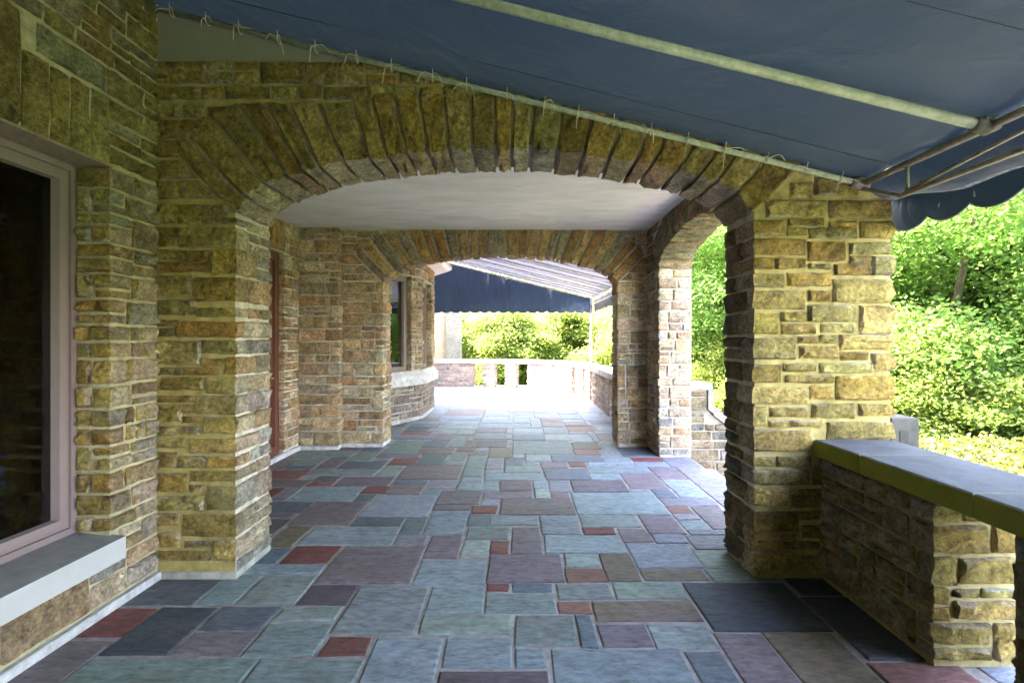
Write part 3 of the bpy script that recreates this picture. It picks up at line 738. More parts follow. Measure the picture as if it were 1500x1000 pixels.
# ------------------------------------------------------------------ side arch wall (right of the porch)
side = thing('stone_arch_wall', (1.8, 4.9, 0), 'narrow stone arch opening from the porch onto the garden steps', 'arch', 'stone arches of the porch')
sa = Arch((1.8, 4.9), (0, -1), 2.39, 1.2, 0.36, TH)
sa.core(side, -1.748, 1.498, 3.05, MORW)
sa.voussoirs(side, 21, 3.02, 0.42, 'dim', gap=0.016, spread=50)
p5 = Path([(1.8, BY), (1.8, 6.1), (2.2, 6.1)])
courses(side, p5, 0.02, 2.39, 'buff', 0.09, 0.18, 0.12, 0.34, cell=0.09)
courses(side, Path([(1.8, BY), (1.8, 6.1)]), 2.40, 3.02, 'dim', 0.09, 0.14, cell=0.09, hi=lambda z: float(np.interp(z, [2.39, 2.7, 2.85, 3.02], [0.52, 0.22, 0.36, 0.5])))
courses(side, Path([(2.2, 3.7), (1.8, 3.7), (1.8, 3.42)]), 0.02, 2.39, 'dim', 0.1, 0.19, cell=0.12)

structure(mesh_obj('ceiling', MB().box(-3.3, 3.41, 3.02, 1.79, 6.64, 3.24).v, MB().box(0, 0, 0, 1, 1, 1).f, 'plaster', None))
structure(mesh_obj('porch_roof', MB().box(-3.3, 3.21, 3.246, 2.3, 7.04, 3.36).v, MB().box(0, 0, 0, 1, 1, 1).f, 'cast', None, (0.3, 0.3, 0.3)))

# ------------------------------------------------------------------ house on the left
house = thing('stone_house', (-2.27, 2.0, 0), 'green-tinted stone house wall with a big mullioned window and a low white sill', 'house')
hb = MB()
hb.box(-2.6, -5, 0, -2.272, 3.3, 0.41).box(-2.6, -5, 2.47, -2.272, 3.3, 4.4)            # below and above the window
hb.box(-2.6, 2.652, 0.41, -2.272, 3.3, 2.47).box(-2.6, -5, 0.41, -2.272, 0.6, 2.47)
hb.build('mortar', 'mortar', house, (0.43, 0.375, 0.22))
MB().box(-12, -5, 4.4, -2.3, 6.5, 10.5).box(-12, 6.5, 0, -3.4, 17, 4.3).box(-12, 3.0, 3.4, -3.1, 6.5, 4.4).build('upper_wall', 'mortar', house, (0.33, 0.28, 0.2))
MB().box(-2.6, -8.0, -0.9, 2.33, -3.7, 5.0).build('rear_light_blocker', 'mortar', house, (0.30, 0.25, 0.17))  # unseen block added behind the camera to cut light on front faces
MB().box(-12, -5.3, 10.5, -2.0, 6.8, 10.8).build('roof', 'mortar', house, (0.1, 0.1, 0.11))
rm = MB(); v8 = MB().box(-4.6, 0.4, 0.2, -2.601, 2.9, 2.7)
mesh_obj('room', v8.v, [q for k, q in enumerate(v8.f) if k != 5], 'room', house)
# stones
courses(house, Path([(-2.45, 2.65), (-2.27, 2.65), (-2.27, 3.0)]), 0.43, 2.46, 'clean', 0.09, 0.17, 0.10, 0.24, mat='stone_bounce_tint')
courses(house, Path([(-2.27, 2.70), (-2.27, 3.0)]), 0.29, 0.43, 'buff', 0.1, 0.14, 0.1, 0.25)
courses(house, Path([(-2.27, 0.9), (-2.27, 3.0)]), 0.06, 0.285, 'buff', 0.16, 0.22, 0.2, 0.45)
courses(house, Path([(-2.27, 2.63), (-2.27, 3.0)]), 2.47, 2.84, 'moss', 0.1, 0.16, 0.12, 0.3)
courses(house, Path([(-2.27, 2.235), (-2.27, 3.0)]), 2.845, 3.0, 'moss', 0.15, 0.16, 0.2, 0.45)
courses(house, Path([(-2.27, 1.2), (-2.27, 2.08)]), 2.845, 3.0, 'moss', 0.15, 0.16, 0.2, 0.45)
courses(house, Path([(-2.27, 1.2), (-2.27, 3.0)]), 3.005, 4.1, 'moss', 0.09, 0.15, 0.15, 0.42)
y = 0.9
while y < 2.6:
    w = rng.uniform(0.085, 0.115); top = 2.835
    if 2.085 < y+w/2 < 2.235: top = 2.99
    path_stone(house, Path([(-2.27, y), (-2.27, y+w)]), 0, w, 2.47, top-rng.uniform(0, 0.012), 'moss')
    y += w+rng.uniform(0.014, 0.024)
# lime skim along the foot, rusty lintel angle, sill
MB().box(-2.275, 0.2, 0, -2.235, 3.0, 0.05, 0.006).build('base_skim', 'mortar', house, (0.50, 0.50, 0.47))
MB().box(-2.47, 0.6, 2.455, -2.262, 2.665, 2.468).build('lintel_angle', 'metal', house, (0.28, 0.20, 0.15))
ws = MB(); 
for (ya, yb) in ((0.3, 2.67),):
    ws.add([(-2.5, ya, 0.286), (-2.195, ya, 0.286), (-2.195, ya, 0.405), (-2.5, ya, 0.435), (-2.5, yb, 0.286), (-2.195, yb, 0.286), (-2.195, yb, 0.405), (-2.5, yb, 0.435)],
           [(0, 1, 2, 3), (7, 6, 5, 4), (1, 5, 6, 2), (2, 6, 7, 3), (0, 4, 5, 1), (3, 7, 4, 0)])
ws.build('window_sill', 'sill', house, (0.42, 0.41, 0.385))
def rect_frame(mb, x0, x1, y0, y1, z0, z1, w):
    mb.box(x0, y0, z0, x1, y0+w, z1).box(x0, y1-w, z0, x1, y1, z1)
    mb.box(x0, y0+w, z0, x1, y1-w, z0+w).box(x0, y0+w, z1-w, x1, y1-w, z1)
    return mb
FR = (0.22, 0.165, 0.155)
win = rect_frame(MB(), -2.52, -2.447, 0.62, 2.648, 0.437, 2.454, 0.035).build('window', 'paint', house, FR)
rect_frame(MB(), -2.52, -2.462, 0.656, 2.612, 0.473, 2.418, 0.022).build('frame', 'paint', win, FR)
rect_frame(MB(), -2.52, -2.452, 0.680, 2.588, 0.497, 2.394, 0.036).build('sash', 'paint', win, (0.24, 0.18, 0.17))
MB().box(-2.506, 0.717, 0.534, -2.500, 2.551, 2.357).build('pane', 'glass', win)
for z in (0.80, 1.06, 1.32, 1.58, 1.84, 2.10):
    MB().box(-2.56, 0.74, z, -2.545, 2.53, z+0.016).build('muntin', 'paint', win, (0.45, 0.47, 0.47))
for yy in (1.35, 1.95):
    MB().box(-2.562, yy, 0.56, -2.546, yy+0.02, 2.33).build('muntin', 'paint', win, (0.45, 0.47, 0.47))

# wall of the porch behind the front pier: door, jamb, pilaster
inner = thing('stone_house_wall', (-3.0, 5.5, 0), 'warm brown stone wall with a red-brown door and a shallow pilaster inside the porch', 'wall')
MB().box(-3.35, 6.102, 0, -3.002, 6.645, 3.02).box(-3.35, 3.2, 0, -3.002, 4.6, 3.02).box(-3.35, 4.6, 2.6, -3.002, 6.102, 3.02).build('mortar', 'mortar', inner, MORW)
MB().box(-3.0, 6.502, 0, -2.462, 6.648, 3.02).build('pilaster_body', 'mortar', inner, MORW)
courses(inner, Path([(-3.07, 6.1), (-3.0, 6.1), (-3.0, 6.5)]), 0.08, 2.59, 'warm', 0.09, 0.17, 0.1, 0.32, cell=0.09)
courses(inner, Path([(-3.0, 6.12), (-3.0, 6.5)]), 2.6, 3.02, 'warm', 0.1, 0.16, 0.12, 0.3, cell=0.09)
courses(inner, Path([(-3.0, 6.5), (-2.46, 6.5), (-2.46, 6.65)]), 0.05, 3.02, 'warm', 0.11, 0.21, 0.16, 0.48, cell=0.09)
courses(inner, Path([(-3.0, 3.45), (-3.0, 4.6)]), 0.08, 3.02, 'warm', 0.14, 0.22, 0.3, 0.55, cell=0.2)
y = 4.7
while y < 6.05:
    w = rng.uniform(0.09, 0.13); path_stone(inner, Path([(-3.0, y), (-3.0, y+w)]), 0, w, 2.61, 3.0, 'rust', cell=0.09); y += w+0.02
MB().box(-3.02, 4.6, 0, -2.96, 6.5, 0.06, 0.006).box(-3.0, 6.47, 0, -2.44, 6.5, 0.05, 0.006).build('base_skim', 'mortar', inner, (0.60, 0.58, 0.56))
RD = (0.15, 0.055, 0.035)
dr = rect_frame(MB(), -3.2, -3.06, 4.62, 6.095, 0.06, 2.595, 0.10).build('door', 'paint', inner, RD)
MB().box(-3.18, 4.722, 0.16, -3.11, 5.993, 0.9).build('panel', 'paint', dr, RD)
MB().box(-3.15, 4.722, 0.9, -3.14, 5.993, 2.494).build('pane', 'glass', dr)
MB().box(-3.18, 5.82, 0.9, -3.09, 5.992, 2.494).box(-3.18, 5.3, 0.9, -3.10, 5.36, 2.494).build('stile', 'paint', dr, RD)
MB().tube([(-3.09, 5.90, 1.02), (-3.03, 5.90, 1.02), (-3.02, 5.82, 1.02)], 0.012).build('handle', 'metal', dr, (0.3, 0.22, 0.1))
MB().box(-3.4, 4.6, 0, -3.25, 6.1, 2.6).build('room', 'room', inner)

# ------------------------------------------------------------------ bay window past the far arch
bay = thing('bay_window', (-2.2, 9.3, 0), 'canted stone bay with tall windows on a white sill beyond the far arch', 'bay window')
B = [(-2.9, 7.16), (-1.85, 9.05), (-1.85, 10.4), (-2.9, 12.2)]
def inset(poly, d):
    out = []
    for k in range(len(poly)):
        p = Vector(poly[k]); ns = []
        if k > 0: t = (p-Vector(poly[k-1])).normalized(); ns.append(Vector((t.y, -t.x)))
        if k < len(poly)-1: t = (Vector(poly[k+1])-p).normalized(); ns.append(Vector((t.y, -t.x)))
        n = ns[0] if len(ns) == 1 else (ns[0]+ns[1])*(2/(ns[0]+ns[1]).dot(ns[0]+ns[1]))
        out.append(tuple(p+n*d))
    return out
back = [(-3.4, 12.2), (-3.4, 7.16)]
MB().prism(B+back, 0, 0.66).prism(B+back, 2.66, 3.0).build('mortar', 'mortar', bay, MORW)
courses(bay, Path(B), 0.06, 0.655, 'far', 0.12, 0.19, 0.18, 0.42, cell=0.12)
courses(bay, Path(B), 2.67, 2.97, 'rust', 0.14, 0.16, 0.15, 0.35, cell=0.12)
MB().prism(inset(B, 0.03)+back, 0, 0.055).build('base_skim', 'mortar', bay, (0.60, 0.58, 0.56))
sl = inset(B, 0.09); si = inset(B, -0.02); n4 = 4; v = []; f = []
for (pp, z) in ((sl, 0.66), (sl, 0.82), (si, 0.92)):
    v += [(p[0], p[1], z) for p in pp]
for r in range(2):
    for k in range(3): f.append((r*4+k, r*4+k+1, r*4+5+k, r*4+4+k))
v += [(p[0], p[1], 0.66) for p in inset(B, -0.3)]; f += [(k+1, k, 12+k, 13+k) for k in range(3)]
mesh_obj('window_sill', v, f, 'cast', bay, (0.62, 0.60, 0.56))
PB = Path(B)
def bay_pt(u, d):
    p, n = PB.at(u); return p-n*d
l1 = PB.c[1]; l2 = PB.c[2]
segs = [(0.0, 0.35), (l1-0.27, l1+0.13), (l2-0.3, l2+0.27)]
for (a, b) in segs:
    cs = [c for c in PB.corners() if a < c < b]
    outer = [a]+cs+[b]; e = 1e-4
    po = []
    for u in outer: p, n = PB.at(u); po.append((p.x, p.y))
    pi = [];
    for u in outer[::-1]: p, n = PB.at(u); q = p-n*0.22; pi.append((q.x, q.y))
    MB().prism(po+pi, 0.66, 2.66).build('pier', 'mortar', bay, MORW)
    pa, na = PB.at(a+e); pb_, nb = PB.at(b-e)
    path = Path([tuple((pa-na*0.2).xy)]+po+[tuple((pb_-nb*0.2).xy)])
    courses(bay, path, 0.93, 2.655, 'warm', 0.09, 0.16, 0.12, 0.3, cell=0.12)
for (a, b) in ((0.37, l1-0.29), (l1+0.15, l2-0.32), (l2+0.29, PB.len-0.3)):
    def P3(u, z, d):
        p, n = PB.at(u); q = p-n*d; return (q.x, q.y, z)
    def bar(mb, u0, u1, z0, z1, d0, d1):
        v = [P3(u0, z0, d0), P3(u1, z0, d0), P3(u1, z1, d0), P3(u0, z1, d0), P3(u0, z0, d1), P3(u1, z0, d1), P3(u1, z1, d1), P3(u0, z1, d1)]
        mb.add(v, [(0, 1, 2, 3), (7, 6, 5, 4), (0, 4, 5, 1), (1, 5, 6, 2), (2, 6, 7, 3), (3, 7, 4, 0)])
    fm = MB(); w = 0.07
    bar(fm, a, a+w, 0.92, 2.655, 0.1, 0.2); bar(fm, b-w, b, 0.92, 2.655, 0.1, 0.2)
    bar(fm, a+w, b-w, 0.92, 1.0, 0.1, 0.2); bar(fm, a+w, b-w, 2.56, 2.655, 0.1, 0.2)
    wobj = fm.build('window', 'paint', bay, (0.30, 0.23, 0.19))
    if b-a > 1.0:
        f2 = MB(); m = (a+b)/2; bar(f2, m-0.05, m+0.05, 1.0, 2.56, 0.11, 0.19); f2.build('mullion', 'paint', wobj, (0.30, 0.23, 0.19))
    f3 = MB(); bar(f3, a+w, b-w, 1.0, 2.56, 0.15, 0.156); f3.build('pane', 'bay_glass', wobj)
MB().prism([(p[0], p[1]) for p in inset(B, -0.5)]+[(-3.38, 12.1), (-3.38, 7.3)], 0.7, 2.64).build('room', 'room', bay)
ev = [inset(B, 0.02), inset(B, 0.30), inset(B, 0.38), inset(B, 0.38), inset(B, 0.0)]; ez = [2.97, 2.985, 3.03, 3.10, 3.22]
v = []; f = []
for pp, z in zip(ev, ez): v += [(p[0], p[1], z) for p in pp]
for r in range(4):
    for k in range(3): f.append((r*4+k+1, r*4+k, r*4+4+k, r*4+5+k))
f += [(3, 7, 11, 15, 19), (0, 16, 12, 8, 4)]
mesh_obj('eave', v, f, 'paint', bay, (0.66, 0.56, 0.52))

# ------------------------------------------------------------------ low parapet beside the camera
par = thing('parapet', (2.09, 1.5, 0), 'low stone terrace parapet under a thick slab coping with mossy edge', 'parapet')
for (ya, yb) in ((2.19, 2.998), (0.9, 1.83), (-0.4, 0.54)):
    MB().box(1.902, ya, 0, 2.282, yb, 0.766).build('mortar', 'mortar', par, (0.31, 0.26, 0.13))
    pth = Path([(1.9, yb), (1.9, ya), (2.28, ya)])
    courses(par, pth, 0.03, 0.76, 'dim2', 0.10, 0.2, 0.15, 0.42, mat='stone_bounce_tint')
cp = []
for (ya, yb) in ((2.60, 2.996), (1.95, 2.596), (1.2, 1.946), (0.5, 1.196), (-0.4, 0.496)):
    o = MB().box(1.852, ya, 0.768, 2.325, yb, 0.874, 0.007).build('coping_slab', 'coping', par, (0.085, 0.09, 0.092))

# ------------------------------------------------------------------ far balustrade
bal = thing('balustrade', (0.3, 14.6, 0), 'curved stone balustrade with open slots closing the far end of the terrace', 'balustrade')
BP = [(-4.0, 15.3), (-2.7, 15.2), (-1.2, 15.0), (0.0, 14.75), (0.62, 14.52), (1.05, 14.22), (1.42, 13.6), (1.66, 12.8), (1.75, 12.0), (1.75, 7.06)]
bp = Path(BP)
def ux(X):                                                    # run along the back, by X
    return float(np.interp(X, [p[0] for p in BP[:6]], bp.c[:6]))
solids = [(0.0, ux(-1.46)), (ux(-1.11), ux(-0.77)), (ux(-0.42), ux(-0.08)), (ux(0.27), bp.c[6]+0.2)]
u = bp.c[6]+0.5
while u < bp.len-0.6:
    solids.append((u, u+0.55)); u += 0.85
solids.append((u, bp.len))
for (a, b) in solids:
    if b-a < 0.1: continue
    cs = [c for c in bp.corners() if a+0.02 < c < b-0.02]; us = [a]+cs+[b]
    po = [tuple(bp.at(u)[0].xy) for u in us]; pi = [tuple((bp.at(u)[0]-bp.at(u)[1]*0.34).xy) for u in us[::-1]]
    MB().prism(po+pi, 0, 0.75).build('mortar', 'mortar', bal, (0.46, 0.40, 0.35))
    pa, na = bp.at(a+1e-4); pb_, nb = bp.at(b-1e-4)
    pth = Path([tuple((pa-na*0.33).xy)]+po+[tuple((pb_-nb*0.33).xy)])
    courses(bal, pth, 0.02, 0.745, 'far', 0.10, 0.17, 0.2, 0.5, cell=0.2, jit=0.002)
u = 0.0
while u < bp.len-0.02:
    e = min(u+1.15, bp.len); cs = [c for c in bp.corners() if u+0.02 < c < e-0.02]; us = [u+0.002]+cs+[e-0.002]
    po = [tuple((bp.at(q)[0]+bp.at(q)[1]*0.05).xy) for q in us]; pi = [tuple((bp.at(q)[0]-bp.at(q)[1]*0.39).xy) for q in us[::-1]]
    MB().prism(po+pi, 0.752, 0.865).build('coping_slab', 'cast', bal, (0.52, 0.48, 0.44)); u = e

# ------------------------------------------------------------------ garden steps and their wing walls
for k in range(6):
    x0 = 2.18+0.30*k; z = -0.155*(k+1)
    rank = ('top', 'second', 'third', 'fourth', 'fifth', 'lowest')[k]
    tag(MB().box(x0+0.002, 3.72, -1.1, x0+0.31, 6.13, z, 0.008).build('stone_step', 'cast', None, (0.42, 0.40, 0.36)),
        rank+' pale stone step of the flight from the side arch down to the garden', 'step', 'garden steps')
wing = thing('wing_wall', (2.6, 6.3, -0.9), 'rubble stair wall with stepped and sloping pale coping seen through the side arch', 'wall')
def wing_poly(y0, y1, prof, mb):
    n = len(prof); v = [(x, y0, z) for x, z in prof]+[(x, y1, z) for x, z in prof]
    mb.add(v, [list(range(n)), list(range(n, 2*n))[::-1]]+[(i, n+i, n+(i+1) % n, (i+1) % n) for i in range(n)]); return mb
wing_poly(6.17, 6.5, [(2.202, -0.95), (4.2, -0.95), (4.2, -0.75), (2.50, 0.52), (2.43, 0.60), (2.43, 0.85), (2.202, 0.85)], MB()).build('mortar', 'mortar', wing, (0.36, 0.31, 0.25))
wp = Path([(2.2, 6.17), (4.2, 6.17)])
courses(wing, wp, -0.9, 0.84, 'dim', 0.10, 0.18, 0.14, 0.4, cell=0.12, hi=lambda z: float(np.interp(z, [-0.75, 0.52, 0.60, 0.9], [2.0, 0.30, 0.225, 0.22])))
cg = MB()
wing_poly(6.13, 6.54, [(2.202, 0.852), (2.49, 0.852), (2.49, 0.93), (2.202, 0.93)], cg)
cg.build('coping_slab', 'cast', wing, (0.22, 0.20, 0.17))
wing_poly(6.13, 6.54, [(2.432, 0.60), (2.50, 0.55), (2.50, 0.66), (2.49, 0.85), (2.432, 0.85)], MB()).build('coping_slab', 'cast', wing, (0.22, 0.20, 0.17))
wing_poly(6.13, 6.54, [(2.502, 0.525), (4.25, -0.78), (4.25, -0.66), (2.502, 0.645)], MB()).build('coping_slab', 'cast', wing, (0.22, 0.20, 0.17))
post = thing('newel_post', (2.86, 3.6, -0.95), 'squat grey cast post with a square painted recess just past the pier', 'post')
MB().box(2.735, 3.5, -0.95, 2.93, 3.72, 0.925, 0.008).build('shaft', 'cast', post, (0.05, 0.049, 0.04))
MB().box(2.79, 3.494, 0.74, 2.85, 3.52, 0.83).build('notch_shade', 'cast', post, (0.03, 0.03, 0.025))  # protruding dark block stands in for the shade inside a recess
pipe = MB().tube([(2.46, 3.30, -0.95), (2.46, 3.30, 0.75), (2.475, 3.30, 0.90), (2.47, 3.30, 1.0), (2.42, 3.30, 1.06), (2.36, 3.30, 1.07)], 0.03, 10).build('drain_pipe', 'metal', None, (0.16, 0.12, 0.10), True)
tag(pipe, 'thin brown drain pipe hugging the outer corner of the pier', 'pipe')

# ------------------------------------------------------------------ awnings
SL = 0.2485
def az(x): return 3.566-SL*(x+2.25)
def tie(parent, p):
    """a twine bow: loop round the tube, a knot and two drooping tails"""
    x, y, z = p; mb = MB(); s = rng.uniform(0.85, 1.2); k = rng.choice((-1, 1))
    loop = [(x, y+0.024*math.cos(t), z+0.026*math.sin(t)) for t in np.linspace(0, 2*math.pi, 11)]
    mb.tube(loop, 0.003, 4)
    for sg, l, dr_ in ((k, rng.uniform(0.05, 0.12)*s, rng.uniform(0.0, 0.06)), (-k, rng.uniform(0.01, 0.06)*s, rng.uniform(0.06, 0.13)*s)):
        pts = []; hump = rng.uniform(-0.01, 0.03)
        for q in np.linspace(0, 1, 6):
            pts.append((x+sg*l*(q**0.8), y-0.030-0.012*math.sin(q*3), z-0.004+hump*math.sin(q*2.6)-dr_*q*q))
        mb.tube(pts, 0.0026, 4)
    mb.tube([(x, y-0.02, z-0.01), (x+0.004, y-0.03, z+0.045)], 0.0026, 4)
    mb.build('twine_tie', 'twine', parent, (0.62, 0.56, 0.40))
def fabric(parent, x0, x1, y0, y1, nx_, ny_, rafters, sag, name='canopy', mat='canvas'):
    v = []; f = []
    for j in range(ny_+1):
        y = y0+(y1-y0)*j/ny_
        ds = min(abs(y-r) for r in rafters); 
        for i in range(nx_+1):
            x = x0+(x1-x0)*i/nx_
            q = i/nx_; lift = 0.02+sag*0.25*math.sin(x*1.9+y*2.3)*min(1, ds*4)
            dn = -sag*math.sin(math.pi*min(1, ds/0.45)/2)*(0.3+0.7*math.sin(math.pi*q))
            wr = (0.011*math.sin(11*y+5*x+1.5*math.sin(4*y))+0.006*math.sin(23*y-9*x))*math.exp(-((x1-x)/0.55)**2)*min(1, ds*5)
            v.append((x, y, az(x)+lift+dn*0.5+wr))
    for j in range(ny_):
        for i in range(nx_): a = j*(nx_+1)+i; f.append((a, a+nx_+1, a+nx_+2, a+1))
    return mesh_obj(name, v, f, mat, parent, smooth=True)
def scallop_strip(parent, p0, p1, ztop, zbot, pitch, amp, bow, name='valance', drop_fn=None, mat='canvas'):
    """hanging cloth from p0 to p1 (plan) with a scalloped hem"""
    a, b = Vector((*p0, 0)), Vector((*p1, 0)); Ln = (b-a).length; n = max(8, int(Ln/pitch)*10); t = (b-a).normalized(); nn = Vector((t.y, -t.x, 0))
    v = []; f = []; rows = 7
    for i in range(n+1):
        s = Ln*i/n; ph = (s/pitch) % 1.0
        zb = zbot-amp*(math.sin(math.pi*ph)**0.7); zt = ztop if drop_fn is None else drop_fn(a+t*s)
        for j in range(rows+1):
            q = j/rows; p = a+t*s
            o = bow*(math.sin(q*2.2+0.3)+0.5*math.sin(s*3.1+q*2.5+0.8*math.sin(s*1.7))*q+0.3*math.sin(s*7.3-q*3+math.sin(s*2.9))*q)
            v.append((p.x+nn.x*o, p.y+nn.y*o, zt+(zb-zt)*q))
    for i in range(n):
        for j in range(rows): k = i*(rows+1)+j; f.append((k, k+1, k+rows+2, k+rows+1))
    o = mesh_obj(name, v, f, mat, parent, (0.06, 0.10, 0.19), smooth=True)
    hem = MB().tube([(v[i*(rows+1)+rows][0], v[i*(rows+1)+rows][1], v[i*(rows+1)+rows][2]) for i in range(n+1)], 0.006, 5)
    hem.build('hem_binding', 'twine', o, (0.20, 0.26, 0.20), True)
    return o
TUBE = (0.30, 0.33, 0.22)
aw = thing('awning', (0, 0, 2.2), 'dark navy canvas awning roof on green-grey tubes, laced with twine to the green-tinted arch', 'awning', 'canvas awnings over the terrace')
raf = [2.955, 2.162, 1.2, 0.2, -0.8, -1.8, -2.8, -3.65]
fabric(aw, -2.262, 2.15, -3.68, 2.999, 44, 96, raf, 0.035)
MB().tube([(-2.24, 2.955, az(-2.24)-0.02), (2.165, 2.955, az(2.165)-0.02)], 0.018, 10).build('wall_tube', 'metal', aw, TUBE, True)
for y in raf[1:]:
    MB().tube([(-2.25, y, az(-2.25)-0.022), (2.12, y, az(2.12)-0.022)], 0.023, 10).build('rafter', 'metal', aw, TUBE, True)
TB = (0.34, 0.30, 0.24)
MB().tube([(2.13, 2.99, 2.462), (2.13, -3.68, 2.462)], 0.02, 10).build('eave_tube', 'metal', aw, TB, True)
MB().tube([(2.13, 2.67, 2.30), (2.13, -3.68, 2.30)], 0.014, 8).build('truss_tube', 'metal', aw, TB, True)
MB().tube([(2.13, 2.99, 2.445), (2.13, 2.67, 2.30)], 0.012, 8).build('truss_strut', 'metal', aw, TB, True)
yy = 2.62
while yy > -2.4:
    MB().tube([(2.13, yy, 2.45), (2.13, yy, 2.31)], 0.010, 6).build('truss_strut', 'metal', aw, TUBE, True)
    MB().tube([(2.13, yy+0.01, 2.315), (2.13, yy-1.25, 2.452)], 0.010, 6).build('truss_strut', 'metal', aw, TB, True)
    yy -= 1.3
for y in (2.70, 1.66, 0.7):
    MB().tube([(-2.25, y, az(-2.25)+0.002), (2.12, y, az(2.12)+0.002)], 0.002, 5).build('seam_cord', 'metal', aw, (0.012, 0.02, 0.035), True)
for y in (2.955, 2.162, 1.2, 0.2):
    c = MB().tube([(2.13, y-0.03, 2.462), (2.13, y+0.03, 2.462)], 0.031, 10).tube([(2.06, y, az(2.06)-0.022), (2.12, y, az(2.12)-0.024)], 0.032, 10)
    c.build('tube_clamp', 'metal', aw, (0.20, 0.19, 0.14), True)
    MB().box(2.10, y-0.018, 2.478, 2.17, y+0.018, 2.515, 0.004).build('clamp_lug', 'metal', aw, (0.38, 0.40, 0.22))
# outer flap: sags behind the truss, mildewed underside, then the scalloped valance
v = []; f = []; ni, nj = 8, 90
for j in range(nj+1):
    y = 3.08-6.76*j/nj
    for i in range(ni+1):
        q = i/ni; x = 2.15+0.27*q
        z = 2.472+(2.40-2.472)*q-0.15*math.sin(math.pi*q)**0.8*min(1, (3.3-y)*1.2)+0.008*math.sin(y*11+q*3)
        v.append((x, y, z))
for j in range(nj):
    for i in range(ni): a = j*(ni+1)+i; f.append((a, a+1, a+ni+2, a+ni+1))
mesh_obj('eave_flap', v, [q for k, q in enumerate(f) if k % ni < 4], 'canvas', aw, smooth=True)
mesh_obj('flap_edge', v, [q for k, q in enumerate(f) if k % ni >= 4], 'mottled', aw, smooth=True)
scallop_strip(aw, (2.425, 3.1), (2.425, -3.68), 2.42, 2.235, 0.27, 0.055, 0.018)
for x in (-2.14, -1.93, -1.71, -1.47, -1.24, -1.0, -0.77, -0.54, -0.31, -0.09, 0.15, 0.37, 0.60, 0.83, 1.05, 1.28, 1.52, 1.77, 2.0):
    tie(aw, (x+rng.uniform(-0.02, 0.02), 2.955, az(x)-0.02))
for y in (2.75, 2.55, 2.28, 2.0, 1.75):
    mb = MB(); mb.tube([(2.43, y, 2.40), (2.42, y-0.01, 2.30), (2.40+rng.uniform(-.02, .02), y-0.03, 2.255)], 0.004, 4); mb.build('twine_tie', 'twine', aw, (0.62, 0.58, 0.45))

aw2 = thing('awning', (0, 9.5, 2.2), 'sunlit navy awning on pale tubes and a post over the far terrace', 'awning', 'canvas awnings over the terrace')
raf2 = [7.2, 7.9, 8.65, 9.4, 10.2, 11.0, 11.98]
fabric(aw2, -3.0, 1.85, 7.03, 12.0, 36, 70, raf2, 0.05, mat='faded')
for y in raf2: MB().tube([(-3.0, y, az(-3.0)-0.03), (1.8, y, az(1.8)-0.03)], 0.02, 8).build('rafter', 'metal', aw2, (0.42, 0.42, 0.40), True)
for y in (7.55, 8.28, 9.0, 9.8, 10.6, 11.5): MB().tube([(-3.0, y, az(-3.0)-0.012), (1.8, y, az(1.8)-0.012)], 0.008, 6).build('seam_cord', 'metal', aw2, (0.05, 0.06, 0.09), True)
MB().tube([(1.8, 7.1, 2.52), (1.8, 12.0, 2.52)], 0.02, 8).build('eave_tube', 'metal', aw2, (0.45, 0.44, 0.41), True)
MB().tube([(1.8, 7.1, 2.36), (1.8, 12.0, 2.36)], 0.014, 8).build('truss_tube', 'metal', aw2, (0.45, 0.44, 0.41), True)
yy = 11.98
while yy > 7.4:
    MB().tube([(1.8, yy, 2.52), (1.8, yy, 2.36)], 0.010, 6).build('truss_strut', 'metal', aw2, (0.45, 0.44, 0.41), True)
    MB().tube([(1.8, yy, 2.36), (1.8, yy-0.6, 2.52)], 0.009, 6).build('truss_strut', 'metal', aw2, (0.45, 0.44, 0.41), True); yy -= 0.6
MB().tube([(1.8, 11.98, 0.866), (1.8, 11.98, 2.52)], 0.022, 10).build('post', 'metal', aw2, (0.46, 0.45, 0.42), True)
scallop_strip(aw2, (-2.9, 12.03), (1.85, 12.03), 2.5, 2.21, 0.24, 0.045, 0.075, 'end_curtain', lambda p: az(p.x)-0.01, 'blue')
scallop_strip(aw2, (1.9, 12.0), (1.9, 7.1), 2.52, 2.23, 0.24, 0.05, 0.02)

# ------------------------------------------------------------------ pale building beyond the far terrace
pale = thing('pale_brick_house', (-4.2, 18.5, -0.95), 'pale yellow brick house corner with a stone column behind the balustrade', 'building')
MB().box(-7, 18, -0.95, -2.55, 19.6, 3.9).build('wall', 'pale_brick', pale, loc=(-4.0, 18, 0))
MB().box(-2.72, 17.8, -0.95, -2.18, 18.3, 3.9, 0.02).build('corner_column', 'cast', pale, (0.20, 0.19, 0.15))
MB().box(-7.3, 17.6, 3.9, -2.0, 20.0, 4.15).build('roof', 'cast', pale, (0.3, 0.28, 0.26))

